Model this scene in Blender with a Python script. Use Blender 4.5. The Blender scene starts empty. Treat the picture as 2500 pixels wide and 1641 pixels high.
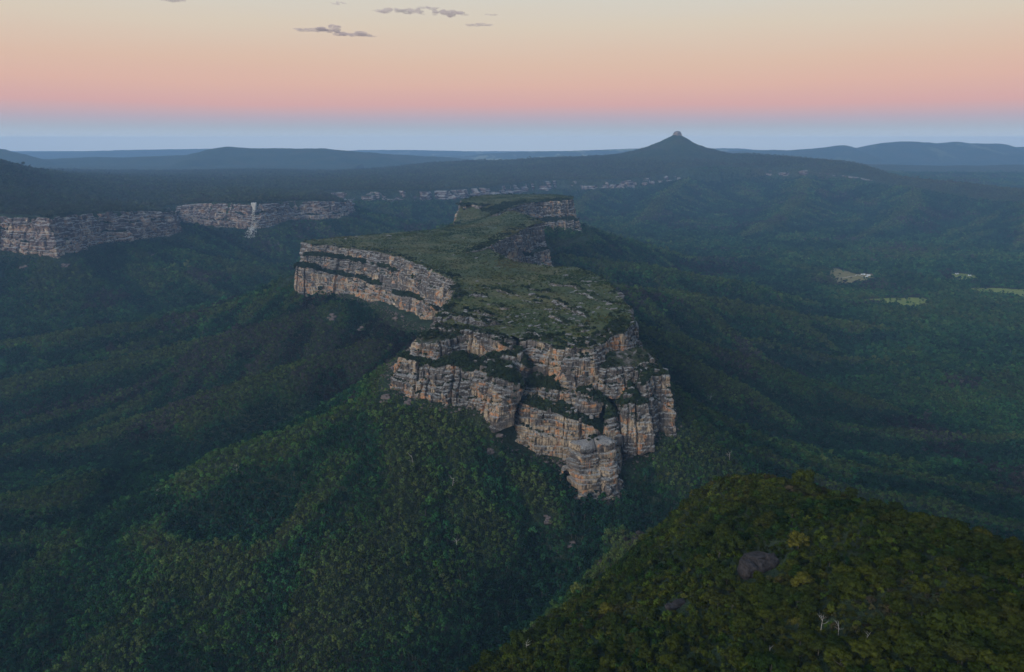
import bpy, math, random
import numpy as np
from math import radians, sin, cos, tan, atan, pi

random.seed(7)
RNG = np.random.default_rng(7)

# ------------------------------------------------------------------ camera
scene = bpy.context.scene
FPX, CX, CY, EYE = 1785.7, 1250.0, 820.5, 341.4      # photograph: focal length and centre in its pixels
PITCH = math.atan((CY - EYE) / FPX)
CAMZ = 700.0
cam_data = bpy.data.cameras.new('camera')
cam_data.sensor_width = 36.0
cam_data.lens = 36.0 * FPX / 2500.0
cam_data.clip_start = 1.0
cam_data.clip_end = 120000.0
cam = bpy.data.objects.new('camera', cam_data)
scene.collection.objects.link(cam)
cam.location = (0, 0, CAMZ)
cam.rotation_euler = (pi / 2 - PITCH, 0, 0)
scene.camera = cam

# ------------------------------------------------------------------ sky
SUN_EL, SUN_AZ = radians(21.0), radians(222.0)        # afterglow behind the camera, a little to its left
world = bpy.data.worlds.new('World')
scene.world = world
world.use_nodes = True
wn, wl = world.node_tree.nodes, world.node_tree.links
wn.clear()
w_out = wn.new('ShaderNodeOutputWorld')
w_bg = wn.new('ShaderNodeBackground')
w_bg.inputs['Strength'].default_value = 1.0
w_tc = wn.new('ShaderNodeTexCoord')
w_sep = wn.new('ShaderNodeSeparateXYZ')
w_asin = wn.new('ShaderNodeMath'); w_asin.operation = 'ARCSINE'
w_map = wn.new('ShaderNodeMapRange')
w_map.inputs['From Min'].default_value = 0.0
w_map.inputs['From Max'].default_value = radians(45.0)
w_ns = wn.new('ShaderNodeTexNoise'); w_ns.inputs['Scale'].default_value = 2.2; w_ns.inputs['Detail'].default_value = 5
w_nm = wn.new('ShaderNodeMapping'); w_nm.inputs['Scale'].default_value = (1.0, 1.0, 9.0)
w_nmul = wn.new('ShaderNodeMath'); w_nmul.operation = 'MULTIPLY_ADD'
w_nmul.inputs[1].default_value = 0.034; w_nmul.inputs[2].default_value = -0.017
w_add = wn.new('ShaderNodeMath'); w_add.operation = 'ADD'
w_ramp = wn.new('ShaderNodeValToRGB')
def srgb(r, g, b):
    f = lambda c: (c / 255 / 12.92) if c / 255 <= 0.04045 else ((c / 255 + 0.055) / 1.055) ** 2.4
    return (f(r), f(g), f(b), 1.0)
SKY = [(0.0, (222, 230, 238)), (0.2, (222, 230, 238)), (0.35, (205, 214, 226)), (0.6, (190, 204, 220)), (0.95, (178, 193, 212)), (1.5, (186, 174, 186)),
       (2.5, (214, 170, 168)), (3.9, (221, 180, 166)), (5.4, (220, 188, 169)), (7.9, (216, 202, 184)), (9.6, (211, 207, 196)),
       (11.0, (205, 207, 202)), (16.0, (190, 203, 208)), (26.0, (166, 188, 208)), (45.0, (140, 168, 200))]
els = w_ramp.color_ramp.elements
els[0].position = 0.0; els[0].color = srgb(*SKY[0][1])
els[1].position = 1.0; els[1].color = srgb(*SKY[-1][1])
for e, c in SKY[1:-1]:
    q = els.new(e / 45.0); q.color = srgb(*c)
for k, c in enumerate([(0.86, 0.90, 0.88), (0.86, 0.90, 0.88), (0.59, 0.65, 0.70), (0.47, 0.54, 0.61), (0.44, 0.47, 0.54)]): els[k].color = (*c, 1.0)   # glow along the horizon
w_sky = wn.new('ShaderNodeTexSky')
w_sky.sky_type = 'NISHITA'; w_sky.sun_disc = False
w_sky.sun_elevation = radians(1.0); w_sky.sun_rotation = SUN_AZ
w_mix = wn.new('ShaderNodeMix'); w_mix.data_type = 'RGBA'; w_mix.blend_type = 'ADD'
w_mix.inputs[0].default_value = 0.01
wl.new(w_tc.outputs['Generated'], w_sep.inputs[0]); wl.new(w_sep.outputs['Z'], w_asin.inputs[0])
wl.new(w_asin.outputs[0], w_map.inputs['Value'])
wl.new(w_tc.outputs['Generated'], w_nm.inputs['Vector']); wl.new(w_nm.outputs[0], w_ns.inputs['Vector'])
wl.new(w_ns.outputs['Fac'], w_nmul.inputs[0])
w_fade = wn.new('ShaderNodeMapRange'); w_fade.inputs['From Min'].default_value = 0.02; w_fade.inputs['From Max'].default_value = 0.10
w_fm = wn.new('ShaderNodeMath'); w_fm.operation = 'MULTIPLY'
wl.new(w_map.outputs[0], w_fade.inputs['Value']); wl.new(w_nmul.outputs[0], w_fm.inputs[0]); wl.new(w_fade.outputs[0], w_fm.inputs[1])
wl.new(w_map.outputs[0], w_add.inputs[0]); wl.new(w_fm.outputs[0], w_add.inputs[1])
wl.new(w_add.outputs[0], w_ramp.inputs['Fac'])
wl.new(w_ramp.outputs['Color'], w_mix.inputs['A']); wl.new(w_sky.outputs['Color'], w_mix.inputs['B'])
wl.new(w_mix.outputs['Result'], w_bg.inputs['Color']); wl.new(w_bg.outputs[0], w_out.inputs['Surface'])

# ------------------------------------------------------------------ soft afterglow
sun_d = bpy.data.lights.new('sun', 'SUN')
sun_d.energy = 2.8; sun_d.angle = radians(38.0); sun_d.color = (1.0, 0.94, 0.87)
sun = bpy.data.objects.new('sun', sun_d)
scene.collection.objects.link(sun)
sun.rotation_euler = (pi / 2 - SUN_EL, 0, pi - SUN_AZ)

vs = scene.view_settings
vs.view_transform = 'Standard'; vs.look = 'None'; vs.exposure = 0.0; vs.gamma = 1.0; vs.use_curve_mapping = False
scene.display_settings.display_device = 'sRGB'
cy = scene.cycles
cy.max_bounces = 4; cy.diffuse_bounces = 2; cy.glossy_bounces = 1; cy.transmission_bounces = 2
cy.volume_bounces = 2; cy.transparent_max_bounces = 4
cy.use_denoising = True
cy.volume_step_rate = 4.0
cy.use_adaptive_sampling = True; cy.adaptive_threshold = 0.02

# ------------------------------------------------------------------ helpers
def ray(px, py):
    a = (px - CX) / FPX; b = (CY - py) / FPX
    return a, cos(PITCH) + b * sin(PITCH), -sin(PITCH) + b * cos(PITCH)
def at_z(px, py, z):
    d = ray(px, py); t = (z - CAMZ) / d[2]
    return np.array([d[0] * t, d[1] * t, z])
def at_y(px, py, y):
    d = ray(px, py); t = y / d[1]
    return np.array([d[0] * t, y, CAMZ + d[2] * t])

def _hash(ix, iy, iz, seed):
    h = (ix.astype(np.int64) * 374761393 + iy.astype(np.int64) * 668265263 + iz.astype(np.int64) * 2147483647 + seed * 974711) & 0xFFFFFFFF
    h = ((h ^ (h >> 13)) * 1274126177) & 0xFFFFFFFF
    h = ((h ^ (h >> 16)) * 2246822519) & 0xFFFFFFFF
    return ((h ^ (h >> 15)) & 0xFFFFFF) / float(0xFFFFFF)
def vnoise(x, y, z=None, seed=0):
    x = np.asarray(x, float); y = np.asarray(y, float)
    z = np.zeros_like(x) if z is None else np.asarray(z, float)
    x, y, z = np.broadcast_arrays(x, y, z)
    fx, fy, fz = np.floor(x), np.floor(y), np.floor(z)
    u, v, w = x - fx, y - fy, z - fz
    u = u * u * (3 - 2 * u); v = v * v * (3 - 2 * v); w = w * w * (3 - 2 * w)
    r = 0.0
    for dx in (0, 1):
        for dy in (0, 1):
            for dz in (0, 1):
                r = r + _hash(fx + dx, fy + dy, fz + dz, seed) * (u if dx else 1 - u) * (v if dy else 1 - v) * (w if dz else 1 - w)
    return r * 2 - 1
def fbm(x, y, z=None, oct=4, seed=0, gain=0.5):
    r, a, f, tot = 0.0, 1.0, 1.0, 0.0
    for o in range(oct):
        r = r + a * vnoise(np.asarray(x) * f + 17.3 * o, np.asarray(y) * f - 9.1 * o, None if z is None else np.asarray(z) * f + 3.7 * o, seed + o)
        tot += a; a *= gain; f *= 2.03
    return r / tot
def smax(a, b, k):
    return 0.5 * (a + b + np.sqrt((a - b) ** 2 + k * k))

def poly_dist(X, Y, P, attrs=()):
    """distance to a polyline, the attributes at the closest point and the length along it"""
    P = np.asarray(P, float)
    best = np.full(X.shape, 1e18); S = np.zeros(X.shape)
    out = [np.zeros(X.shape) for _ in attrs]
    s0 = 0.0
    for i in range(len(P) - 1):
        ax, ay = P[i][0], P[i][1]; bx, by = P[i + 1][0], P[i + 1][1]
        L = math.hypot(bx - ax, by - ay) + 1e-9
        t = np.clip(((X - ax) * (bx - ax) + (Y - ay) * (by - ay)) / (L * L), 0, 1)
        d2 = (X - ax - t * (bx - ax)) ** 2 + (Y - ay - t * (by - ay)) ** 2
        m = d2 < best
        best = np.where(m, d2, best); S = np.where(m, s0 + t * L, S)
        for k, A in enumerate(attrs):
            out[k] = np.where(m, A[i] + t * (A[i + 1] - A[i]), out[k])
        s0 += L
    return np.sqrt(best), out, S
def skirt(X, Y, P, zf, zv, warp, table, k_g, slope, pen):
    """slopes falling from a foot line: every stretch of the line has its own, the highest counts"""
    dmin, _, _ = poly_dist(X, Y, P)
    out = np.full(X.shape, -1e9); s0 = 0.0
    tx = np.arange(len(table)) * 4.0
    for i in range(len(P) - 1):
        ax, ay = P[i][0], P[i][1]; bx, by = P[i + 1][0], P[i + 1][1]
        L = math.hypot(bx - ax, by - ay) + 1e-9
        t = np.clip(((X - ax) * (bx - ax) + (Y - ay) * (by - ay)) / (L * L), 0, 1)
        d = np.hypot(X - ax - t * (bx - ax), Y - ay - t * (by - ay))
        z = zf[i] + t * (zf[i + 1] - zf[i]); drop = np.maximum(z - zv, 1.0)
        g = np.interp(s0 + t * L + warp, tx, table)
        out = np.maximum(out, z - drop * (1 - np.exp(-d * (1 + k_g * g) * slope / drop)) - pen * (d - dmin))
        s0 += L
    return out, dmin
def inside(X, Y, P):
    P = np.asarray(P, float); c = np.zeros(X.shape, bool); n = len(P)
    j = n - 1
    for i in range(n):
        xi, yi, xj, yj = P[i][0], P[i][1], P[j][0], P[j][1]
        c ^= ((yi > Y) != (yj > Y)) & (X < (xj - xi) * (Y - yi) / (yj - yi + 1e-12) + xi)
        j = i
    return c
class TPS:
    def __init__(s, P, v, smooth=1e-4):
        s.P = np.asarray(P, float); n = len(s.P)
        K = s.k(s.P, s.P) + smooth * np.eye(n)
        Q = np.c_[np.ones(n), s.P]
        A = np.block([[K, Q], [Q.T, np.zeros((3, 3))]])
        s.w = np.linalg.solve(A, np.r_[np.asarray(v, float), np.zeros(3)])
    @staticmethod
    def k(A, B):
        r2 = ((A[:, None, :] - B[None, :, :]) ** 2).sum(-1)
        return 0.5 * r2 * np.log(r2 + 1e-12)
    def __call__(s, P):
        P = np.asarray(P, float); o = np.empty(len(P))
        for i in range(0, len(P), 40000):
            q = P[i:i + 40000]
            o[i:i + 40000] = s.k(q, s.P) @ s.w[:-3] + np.c_[np.ones(len(q)), q] @ s.w[-3:]
        return o

def mesh_from(name, V, F, mats=(), attrs=None, smooth=False):
    """V (n,3), F (m,3) or (m,4) arrays"""
    V = np.ascontiguousarray(V, np.float32); F = np.ascontiguousarray(F, np.int32)
    me = bpy.data.meshes.new(name)
    k = F.shape[1]
    me.vertices.add(len(V)); me.vertices.foreach_set('co', V.ravel())
    me.loops.add(F.size); me.loops.foreach_set('vertex_index', F.ravel())
    me.polygons.add(len(F))
    me.polygons.foreach_set('loop_start', np.arange(0, F.size, k, dtype=np.int32))
    me.polygons.foreach_set('loop_total', np.full(len(F), k, np.int32))
    me.polygons.foreach_set('use_smooth', np.full(len(F), smooth, bool))
    for m in mats: me.materials.append(m)
    for an, (ty, data) in (attrs or {}).items():
        a = me.attributes.new(an, ty, 'POINT')
        a.data.foreach_set('color' if ty == 'FLOAT_COLOR' else ('vector' if ty == 'FLOAT_VECTOR' else 'value'), np.ascontiguousarray(data).ravel())
    me.update(calc_edges=True)
    return me
def link(name, data, parent=None, coll=None):
    o = bpy.data.objects.new(name, data)
    (coll or scene.collection).objects.link(o)
    if parent: o.parent = parent
    return o
def tag(o, label, cat, group=None, kind=None):
    o['label'] = label; o['category'] = cat
    if group: o['group'] = group
    if kind: o['kind'] = kind
    return o
def grid_faces(n, m):
    """quads of an n x m vertex grid (row-major)"""
    i = np.arange(n - 1)[:, None] * m + np.arange(m - 1)[None, :]
    return np.stack([i, i + 1, i + m + 1, i + m], -1).reshape(-1, 4)

# ------------------------------------------------------------------ materials
def mat(name):
    m = bpy.data.materials.new(name); m.use_nodes = True
    nt = m.node_tree; nt.nodes.clear()
    out = nt.nodes.new('ShaderNodeOutputMaterial'); b = nt.nodes.new('ShaderNodeBsdfPrincipled')
    b.inputs['Roughness'].default_value = 0.9
    b.inputs['Specular IOR Level'].default_value = 0.15
    nt.links.new(b.outputs[0], out.inputs['Surface'])
    return m, nt, b
def N(nt, t, **kw):
    n = nt.nodes.new(t)
    for k, v in kw.items(): setattr(n, k, v)
    return n
def pos_noise(nt, sc, scale=(1, 1, 1), detail=4, rough=0.55, dist=0.0):
    g = N(nt, 'ShaderNodeNewGeometry'); mp = N(nt, 'ShaderNodeMapping'); mp.inputs['Scale'].default_value = scale
    n = N(nt, 'ShaderNodeTexNoise'); n.inputs['Scale'].default_value = sc; n.inputs['Detail'].default_value = detail
    n.inputs['Roughness'].default_value = rough; n.inputs['Distortion'].default_value = dist
    nt.links.new(g.outputs['Position'], mp.inputs['Vector']); nt.links.new(mp.outputs[0], n.inputs['Vector'])
    return n.outputs['Fac']
def ramp(nt, fac, stops, interp='LINEAR'):
    r = N(nt, 'ShaderNodeValToRGB'); r.color_ramp.interpolation = interp
    e = r.color_ramp.elements
    e[0].position, e[0].color = stops[0][0], (*stops[0][1], 1)
    e[1].position, e[1].color = stops[-1][0], (*stops[-1][1], 1)
    for p, c in stops[1:-1]:
        q = e.new(p); q.color = (*c, 1)
    nt.links.new(fac, r.inputs['Fac']); return r.outputs['Color']
def val(nt, fac, lo, hi, a=0.0, b=1.0):
    r = N(nt, 'ShaderNodeMapRange', interpolation_type='SMOOTHSTEP')
    r.inputs['From Min'].default_value = lo; r.inputs['From Max'].default_value = hi
    r.inputs['To Min'].default_value = a; r.inputs['To Max'].default_value = b
    nt.links.new(fac, r.inputs['Value']); return r.outputs[0]
def mix(nt, fac, A, B, blend='MIX'):
    m = N(nt, 'ShaderNodeMix', data_type='RGBA', blend_type=blend)
    for s, v in ((m.inputs[0], fac), (m.inputs['A'], A), (m.inputs['B'], B)):
        if isinstance(v, (int, float)): s.default_value = v
        elif isinstance(v, tuple): s.default_value = (*v, 1)
        else: nt.links.new(v, s)
    return m.outputs['Result']
def math_(nt, op, a, b=None):
    m = N(nt, 'ShaderNodeMath', operation=op)
    for s, v in ((m.inputs[0], a), (m.inputs[1], b)):
        if v is None: continue
        if isinstance(v, (int, float)): s.default_value = v
        else: nt.links.new(v, s)
    return m.outputs[0]
def bump(nt, b, h, dist, strength=1.0):
    n = N(nt, 'ShaderNodeBump'); n.inputs['Distance'].default_value = dist; n.inputs['Strength'].default_value = strength
    nt.links.new(h, n.inputs['Height']); nt.links.new(n.outputs[0], b.inputs['Normal'])
def attr(nt, name, ty='GEOMETRY'):
    a = N(nt, 'ShaderNodeAttribute', attribute_name=name, attribute_type=ty); return a

def rock_material(name, grey, tan, dark, orange, pale, streak=0.86):
    m, nt, b = mat(name)
    big = pos_noise(nt, 0.035, (1, 1, 1.6), 5, 0.6, 0.6)
    col = ramp(nt, big, [(0.32, dark), (0.47, grey), (0.60, grey), (0.74, tan)])
    bed = pos_noise(nt, 0.30, (0.10, 0.10, 1.0), 5, 0.7, 0.3)               # bedding
    col = mix(nt, val(nt, bed, 0.35, 0.62, 0.75, 0.0), col, mix(nt, 0.55, col, dark))
    fr = attr(nt, 'fresh').outputs['Fac']                                     # young faces under the overhangs
    pn = pos_noise(nt, 0.045, (1, 1, 0.9), 4, 0.6, 1.2)
    fresh_col = ramp(nt, pn, [(0.34, pale), (0.47, tan), (0.53, tan), (0.585, orange), (0.67, tan)])
    f2 = math_(nt, 'ADD', fr, math_(nt, 'MULTIPLY', math_(nt, 'SUBTRACT', pos_noise(nt, 0.050, (1, 1, 0.8), 3, 0.55, 0.8), 0.5), 2.6))

    col = mix(nt, val(nt, f2, 0.40, 0.74), col, fresh_col)
    st = pos_noise(nt, 0.55, (1, 1, 0.06), 4, 0.65, 0.2)                      # dark water streaks
    col = mix(nt, val(nt, st, 0.45, 0.64, 0.0, streak), col, dark)
    g = N(nt, 'ShaderNodeNewGeometry'); sp = N(nt, 'ShaderNodeSeparateXYZ'); nt.links.new(g.outputs['Normal'], sp.inputs[0])
    lich = pos_noise(nt, 0.5, (1, 1, 1), 5, 0.7)
    col = mix(nt, math_(nt, 'MULTIPLY', val(nt, sp.outputs['Z'], 0.35, 0.8), val(nt, lich, 0.35, 0.6)), col, (0.30, 0.30, 0.29))
    fine = pos_noise(nt, 0.9, (1, 1, 1.5), 5, 0.7)
    col = mix(nt, 1.0, col, ramp(nt, fine, [(0.25, (0.55, 0.55, 0.55)), (0.75, (1.35, 1.35, 1.35))]), 'MULTIPLY')
    nt.links.new(col, b.inputs['Base Color'])
    hb = math_(nt, 'ADD', math_(nt, 'MULTIPLY', bed, 1.2), math_(nt, 'ADD', fine, pos_noise(nt, 0.35, (1, 1, 0.5), 4, 0.6)))
    bump(nt, b, hb, 1.6, 0.9)
    return m
ROCK = rock_material('sandstone', (0.150, 0.132, 0.119), (0.34, 0.262, 0.18), (0.030, 0.027, 0.026), (0.50, 0.225, 0.095), (0.52, 0.41, 0.285))
ROCK_FAR = rock_material('far_sandstone', (0.110, 0.080, 0.074), (0.23, 0.165, 0.122), (0.036, 0.026, 0.027), (0.36, 0.21, 0.13), (0.52, 0.43, 0.32), 0.35)

def simple_rock(name, c0, c1, sc=0.6):
    m, nt, b = mat(name)
    n = pos_noise(nt, sc, (1, 1, 1.6), 6, 0.65, 0.4)
    nt.links.new(ramp(nt, n, [(0.32, c0), (0.68, c1)]), b.inputs['Base Color'])
    bump(nt, b, n, 0.8, 0.8)
    return m
SLAB = simple_rock('pale_slab', (0.085, 0.080, 0.078), (0.25, 0.24, 0.23))
BOULDER = simple_rock('dark_boulder', (0.010, 0.009, 0.009), (0.050, 0.044, 0.045), 0.7)
SCREE = simple_rock('white_scree', (0.26, 0.25, 0.23), (0.55, 0.54, 0.50), 0.2)
EARTH = simple_rock('bare_earth', (0.060, 0.048, 0.044), (0.17, 0.138, 0.128), 0.4)

# ground under the trees; far off it stands for the canopy itself
GROUND, nt, b = mat('bushland')
n1 = pos_noise(nt, 0.0035, (1, 1, 1), 5, 0.6)
n2 = pos_noise(nt, 0.05, (1, 1, 1), 6, 0.75)
c = ramp(nt, n1, [(0.30, (0.017, 0.036, 0.020)), (0.5, (0.028, 0.046, 0.022)), (0.62, (0.040, 0.048, 0.022)), (0.75, (0.042, 0.036, 0.028))])
c = mix(nt, 1.0, c, ramp(nt, n2, [(0.30, (0.30, 0.30, 0.30)), (0.70, (1.7, 1.7, 1.7))]), 'MULTIPLY')
pd = attr(nt, 'paddock').outputs['Fac']
pdn = pos_noise(nt, 0.0022, (1, 0.35, 1), 3, 0.6)
c = mix(nt, math_(nt, 'MULTIPLY', pd, val(nt, pdn, 0.55, 0.63)), c, (0.20, 0.21, 0.11))
nt.links.new(c, b.inputs['Base Color'])
bump(nt, b, n2, 22.0, 0.8)

HEATH, nt, b = mat('heath')
n1 = pos_noise(nt, 0.012, (1, 1, 1), 5, 0.6, 0.5)
n2 = pos_noise(nt, 0.22, (1, 1, 1), 5, 0.7)
n3 = pos_noise(nt, 0.03, (0.6, 1.6, 1), 5, 0.6, 0.4)
c = ramp(nt, n1, [(0.30, (0.036, 0.050, 0.022)), (0.48, (0.056, 0.070, 0.024)), (0.62, (0.098, 0.088, 0.034)), (0.75, (0.056, 0.068, 0.024))])
c = mix(nt, 1.0, c, ramp(nt, n2, [(0.30, (0.5, 0.5, 0.5)), (0.70, (1.4, 1.4, 1.4))]), 'MULTIPLY')
c = mix(nt, math_(nt, 'MULTIPLY', val(nt, n3, 0.60, 0.68), val(nt, n2, 0.45, 0.60)), c, (0.20, 0.19, 0.185))
nt.links.new(c, b.inputs['Base Color'])
bump(nt, b, n2, 1.2, 0.8)

LEDGE, nt, b = mat('ledge_scrub')
n1 = pos_noise(nt, 0.10, (1, 1, 1), 5, 0.65, 0.6)
n2 = pos_noise(nt, 0.6, (1, 1, 1), 5, 0.7)
c = ramp(nt, n1, [(0.30, (0.018, 0.028, 0.014)), (0.50, (0.034, 0.042, 0.018)), (0.56, (0.060, 0.055, 0.045)), (0.66, (0.15, 0.14, 0.13))])
c = mix(nt, 1.0, c, ramp(nt, n2, [(0.30, (0.45, 0.45, 0.45)), (0.70, (1.4, 1.4, 1.4))]), 'MULTIPLY')
nt.links.new(c, b.inputs['Base Color'])
bump(nt, b, n2, 1.6, 0.9)

def leaf_material(name, src, base=None):
    m, nt, b = mat(name)
    if src == 'attr':
        col = attr(nt, 'tint', 'INSTANCER').outputs['Color']
    else:
        oi = N(nt, 'ShaderNodeObjectInfo')
        col = ramp(nt, oi.outputs['Random'], base)
    n = pos_noise(nt, 0.7, (1, 1, 1), 3, 0.6)
    col = mix(nt, 1.0, col, ramp(nt, n, [(0.30, (0.62, 0.66, 0.62)), (0.70, (1.30, 1.28, 1.25))]), 'MULTIPLY')
    nt.links.new(col, b.inputs['Base Color'])
    b.inputs['Roughness'].default_value = 0.75
    b.inputs['Specular IOR Level'].default_value = 0.0
    return m
LEAF = leaf_material('leaf', 'attr')
LEAF_NEAR = leaf_material('near_leaf', 'rand', [(0.0, (0.015, 0.031, 0.008)), (0.2, (0.034, 0.043, 0.008)), (0.4, (0.022, 0.035, 0.009)), (0.6, (0.048, 0.056, 0.010)), (0.8, (0.026, 0.038, 0.009)), (1.0, (0.038, 0.042, 0.011))])
LEAF_YELLOW = leaf_material('yellow_leaf', 'rand', [(0.0, (0.066, 0.066, 0.013)), (1.0, (0.082, 0.078, 0.015))])
BARK = simple_rock('bark', (0.035, 0.032, 0.028), (0.13, 0.12, 0.105), 1.5)
DEADWOOD = simple_rock('dead_wood', (0.20, 0.185, 0.17), (0.42, 0.40, 0.37), 1.5)
GRASS = simple_rock('dry_pasture', (0.13, 0.11, 0.040), (0.24, 0.19, 0.075), 0.06)
MEADOW = simple_rock('green_pasture', (0.12, 0.15, 0.032), (0.23, 0.25, 0.060), 0.05)
TRACK = simple_rock('pale_track', (0.35, 0.31, 0.25), (0.50, 0.45, 0.38), 0.3)
def plain(name, c, rough=0.7):
    m, nt, b = mat(name)
    n = pos_noise(nt, 1.5, (1, 1, 1), 3, 0.6)
    nt.links.new(mix(nt, 1.0, c, ramp(nt, n, [(0.3, (0.88, 0.88, 0.88)), (0.7, (1.06, 1.06, 1.06))]), 'MULTIPLY'), b.inputs['Base Color'])
    b.inputs['Roughness'].default_value = rough
    return m
WALLPAINT = plain('weatherboard', (0.70, 0.68, 0.64)); ROOFTIN = plain('roof_tin', (0.55, 0.56, 0.57), 0.5)
DARKGLASS = plain('window_glass', (0.03, 0.035, 0.04), 0.15); DOORPAINT = plain('door_paint', (0.18, 0.12, 0.09))
CLOUD = bpy.data.materials.new('cloud_vapour'); CLOUD.use_nodes = True
nt = CLOUD.node_tree; nt.nodes.clear()
o_ = nt.nodes.new('ShaderNodeOutputMaterial'); v_ = nt.nodes.new('ShaderNodeVolumePrincipled')
v_.inputs['Color'].default_value = (0.62, 0.52, 0.56, 1); v_.inputs['Density'].default_value = 0.0042
nt.links.new(v_.outputs[0], o_.inputs['Volume'])

# ------------------------------------------------------------------ terrain: control lines
def zv_(X, Y):
    return np.interp(Y, [0, 4000, 9000, 16000, 25000], [108, 118, 205, 270, 325])

# foot of the mesa: photograph px, py, height z
mf = [(717, 671, 350), (743, 688, 350), (785, 696, 350), (845, 724, 350), (886, 729, 350), (926, 743, 350), (968, 768, 352),
      (1024, 794, 350), (1047, 800, 352), (1035, 822, 352), (985, 856, 370), (945, 900, 378), (938, 945, 372), (985, 962, 370), (1051, 978, 370),
      (1120, 988, 368), (1186, 996, 366), (1208, 1030, 350), (1222, 1074, 330), (1240, 1090, 322), (1293, 1109, 312), (1364, 1120, 308), (1405, 1150, 298),
      (1424, 1180, 282), (1465, 1222, 264), (1495, 1195, 274), (1515, 1140, 300), (1555, 1118, 308), (1606, 1052, 336), (1651, 1028, 342)]
MF = [tuple(at_z(*p)) for p in mf]
MF += [(222, 985, 345), (222, 1150, 345), (218, 1350, 345), (188, 1495, 345), (130, 1620, 345), (70, 1750, 372), (75, 1900, 360), (118, 2110, 348), (118, 2200, 348), (125, 2400, 362),
       (262, 2590, 368), (300, 2800, 362), (300, 3000, 360), (190, 3200, 360), (-150, 3200, 370), (-240, 2950, 380), (-250, 2600, 385), (-270, 2250, 380),
       (-330, 2130, 370), (-480, 2040, 360), (-600, 1930, 350), (-580, 1850, 350)]
MF.append(MF[0])
MF = np.array(MF); MF[:, 2] -= 4.0

# edge of the high country: px, py of the cliff foot, distance y, cliff height
P1 = [(-420, 640, 2350, 115), (-200, 620, 2420, 115), (0, 611, 2480, 115), (60, 614, 2480, 115), (139, 621, 2440, 118), (197, 603, 2560, 112), (252, 591, 2680, 108), (320, 585, 2760, 104), (370, 579, 2850, 98), (435, 569, 2960, 80)]
P1b = [(425, 545, 3300, 60)]
P2 = [(420, 538, 3480, 62), (480, 543, 3400, 84), (538, 549, 3300, 96), (622, 553, 3260, 95), (680, 543, 3400, 88), (714, 535, 3500, 82), (819, 530, 3650, 74), (861, 518, 3900, 56)]
P3 = [(840, 500, 4400, 40)]
P4 = [(800, 486, 4750, 45), (860, 487, 4700, 52), (935, 488, 4760, 58), (1010, 490, 4800, 58), (1100, 486, 5000, 56), (1200, 479, 5250, 60), (1290, 466, 5700, 58), (1365, 459, 5900, 56), (1480, 459, 5900, 48), (1560, 453, 6000, 48),
      (1640, 441, 6200, 44), (1720, 431, 6400, 38), (1830, 428, 6400, 34), (1990, 425, 6200, 30), (2090, 434, 6000, 18), (2150, 446, 5800, 6)]
P5 = [(2215, 453, 5550, 0), (2310, 468, 5250, 0), (2415, 484, 5000, 0), (2500, 495, 4850, 0), (2700, 520, 4500, 0)]
def pf(L): return [(*at_y(p[0], p[1], p[2]), p[3]) for p in L]
PF = np.array(pf(P1 + P1b + P2 + P3 + P4 + P5))
crest = [(860, 412, 9000), (1050, 399, 8500), (1240, 393, 8000), (1470, 381, 7600), (1560, 372, 7500), (1650, 366, 7500), (1740, 372, 7300), (1850, 375, 7000), (1965, 389, 6600),
         (2100, 401, 6250), (2155, 417, 6000), (2215, 436, 5700), (2310, 446, 5400), (2415, 459, 5200), (2500, 467, 5000), (2700, 492, 4700)]
CR = np.array([at_y(*c) for c in crest])
topc = [at_y(*c) for c in [(0, 411, 3600), (63, 443, 3600), (126, 464, 3600), (190, 478, 3500), (-150, 360, 3700), (0, 500, 2750), (250, 505, 3100), (330, 497, 3700), (600, 485, 3700), (500, 470, 4300), (750, 478, 4300), (400, 452, 5000), (700, 440, 6000), (300, 425, 7500), (650, 415, 8500), (950, 430, 6500), (1000, 450, 5600), (1150, 430, 6300), (-300, 420, 6000)]]
PT = [(p[0], p[1], p[2] + p[3]) for p in PF] + [tuple(c) for c in CR] + [tuple(c) for c in topc]
def lp(P):
    P = np.asarray(P, float); yy = np.maximum(P[:, 1] + 400.0, 60.0)
    return np.c_[P[:, 0] / yy * 2.2, np.log(yy)]
T_HIGH = TPS(lp(PT), [p[2] for p in PT], 2e-3)
back = [(c[0] * (c[1] + 900) / c[1], c[1] + 900) for c in CR[::-1]]
P_POLY = [(p[0], p[1]) for p in PF] + back + [(-9500, 12500), (-9500, 3000)]

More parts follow.
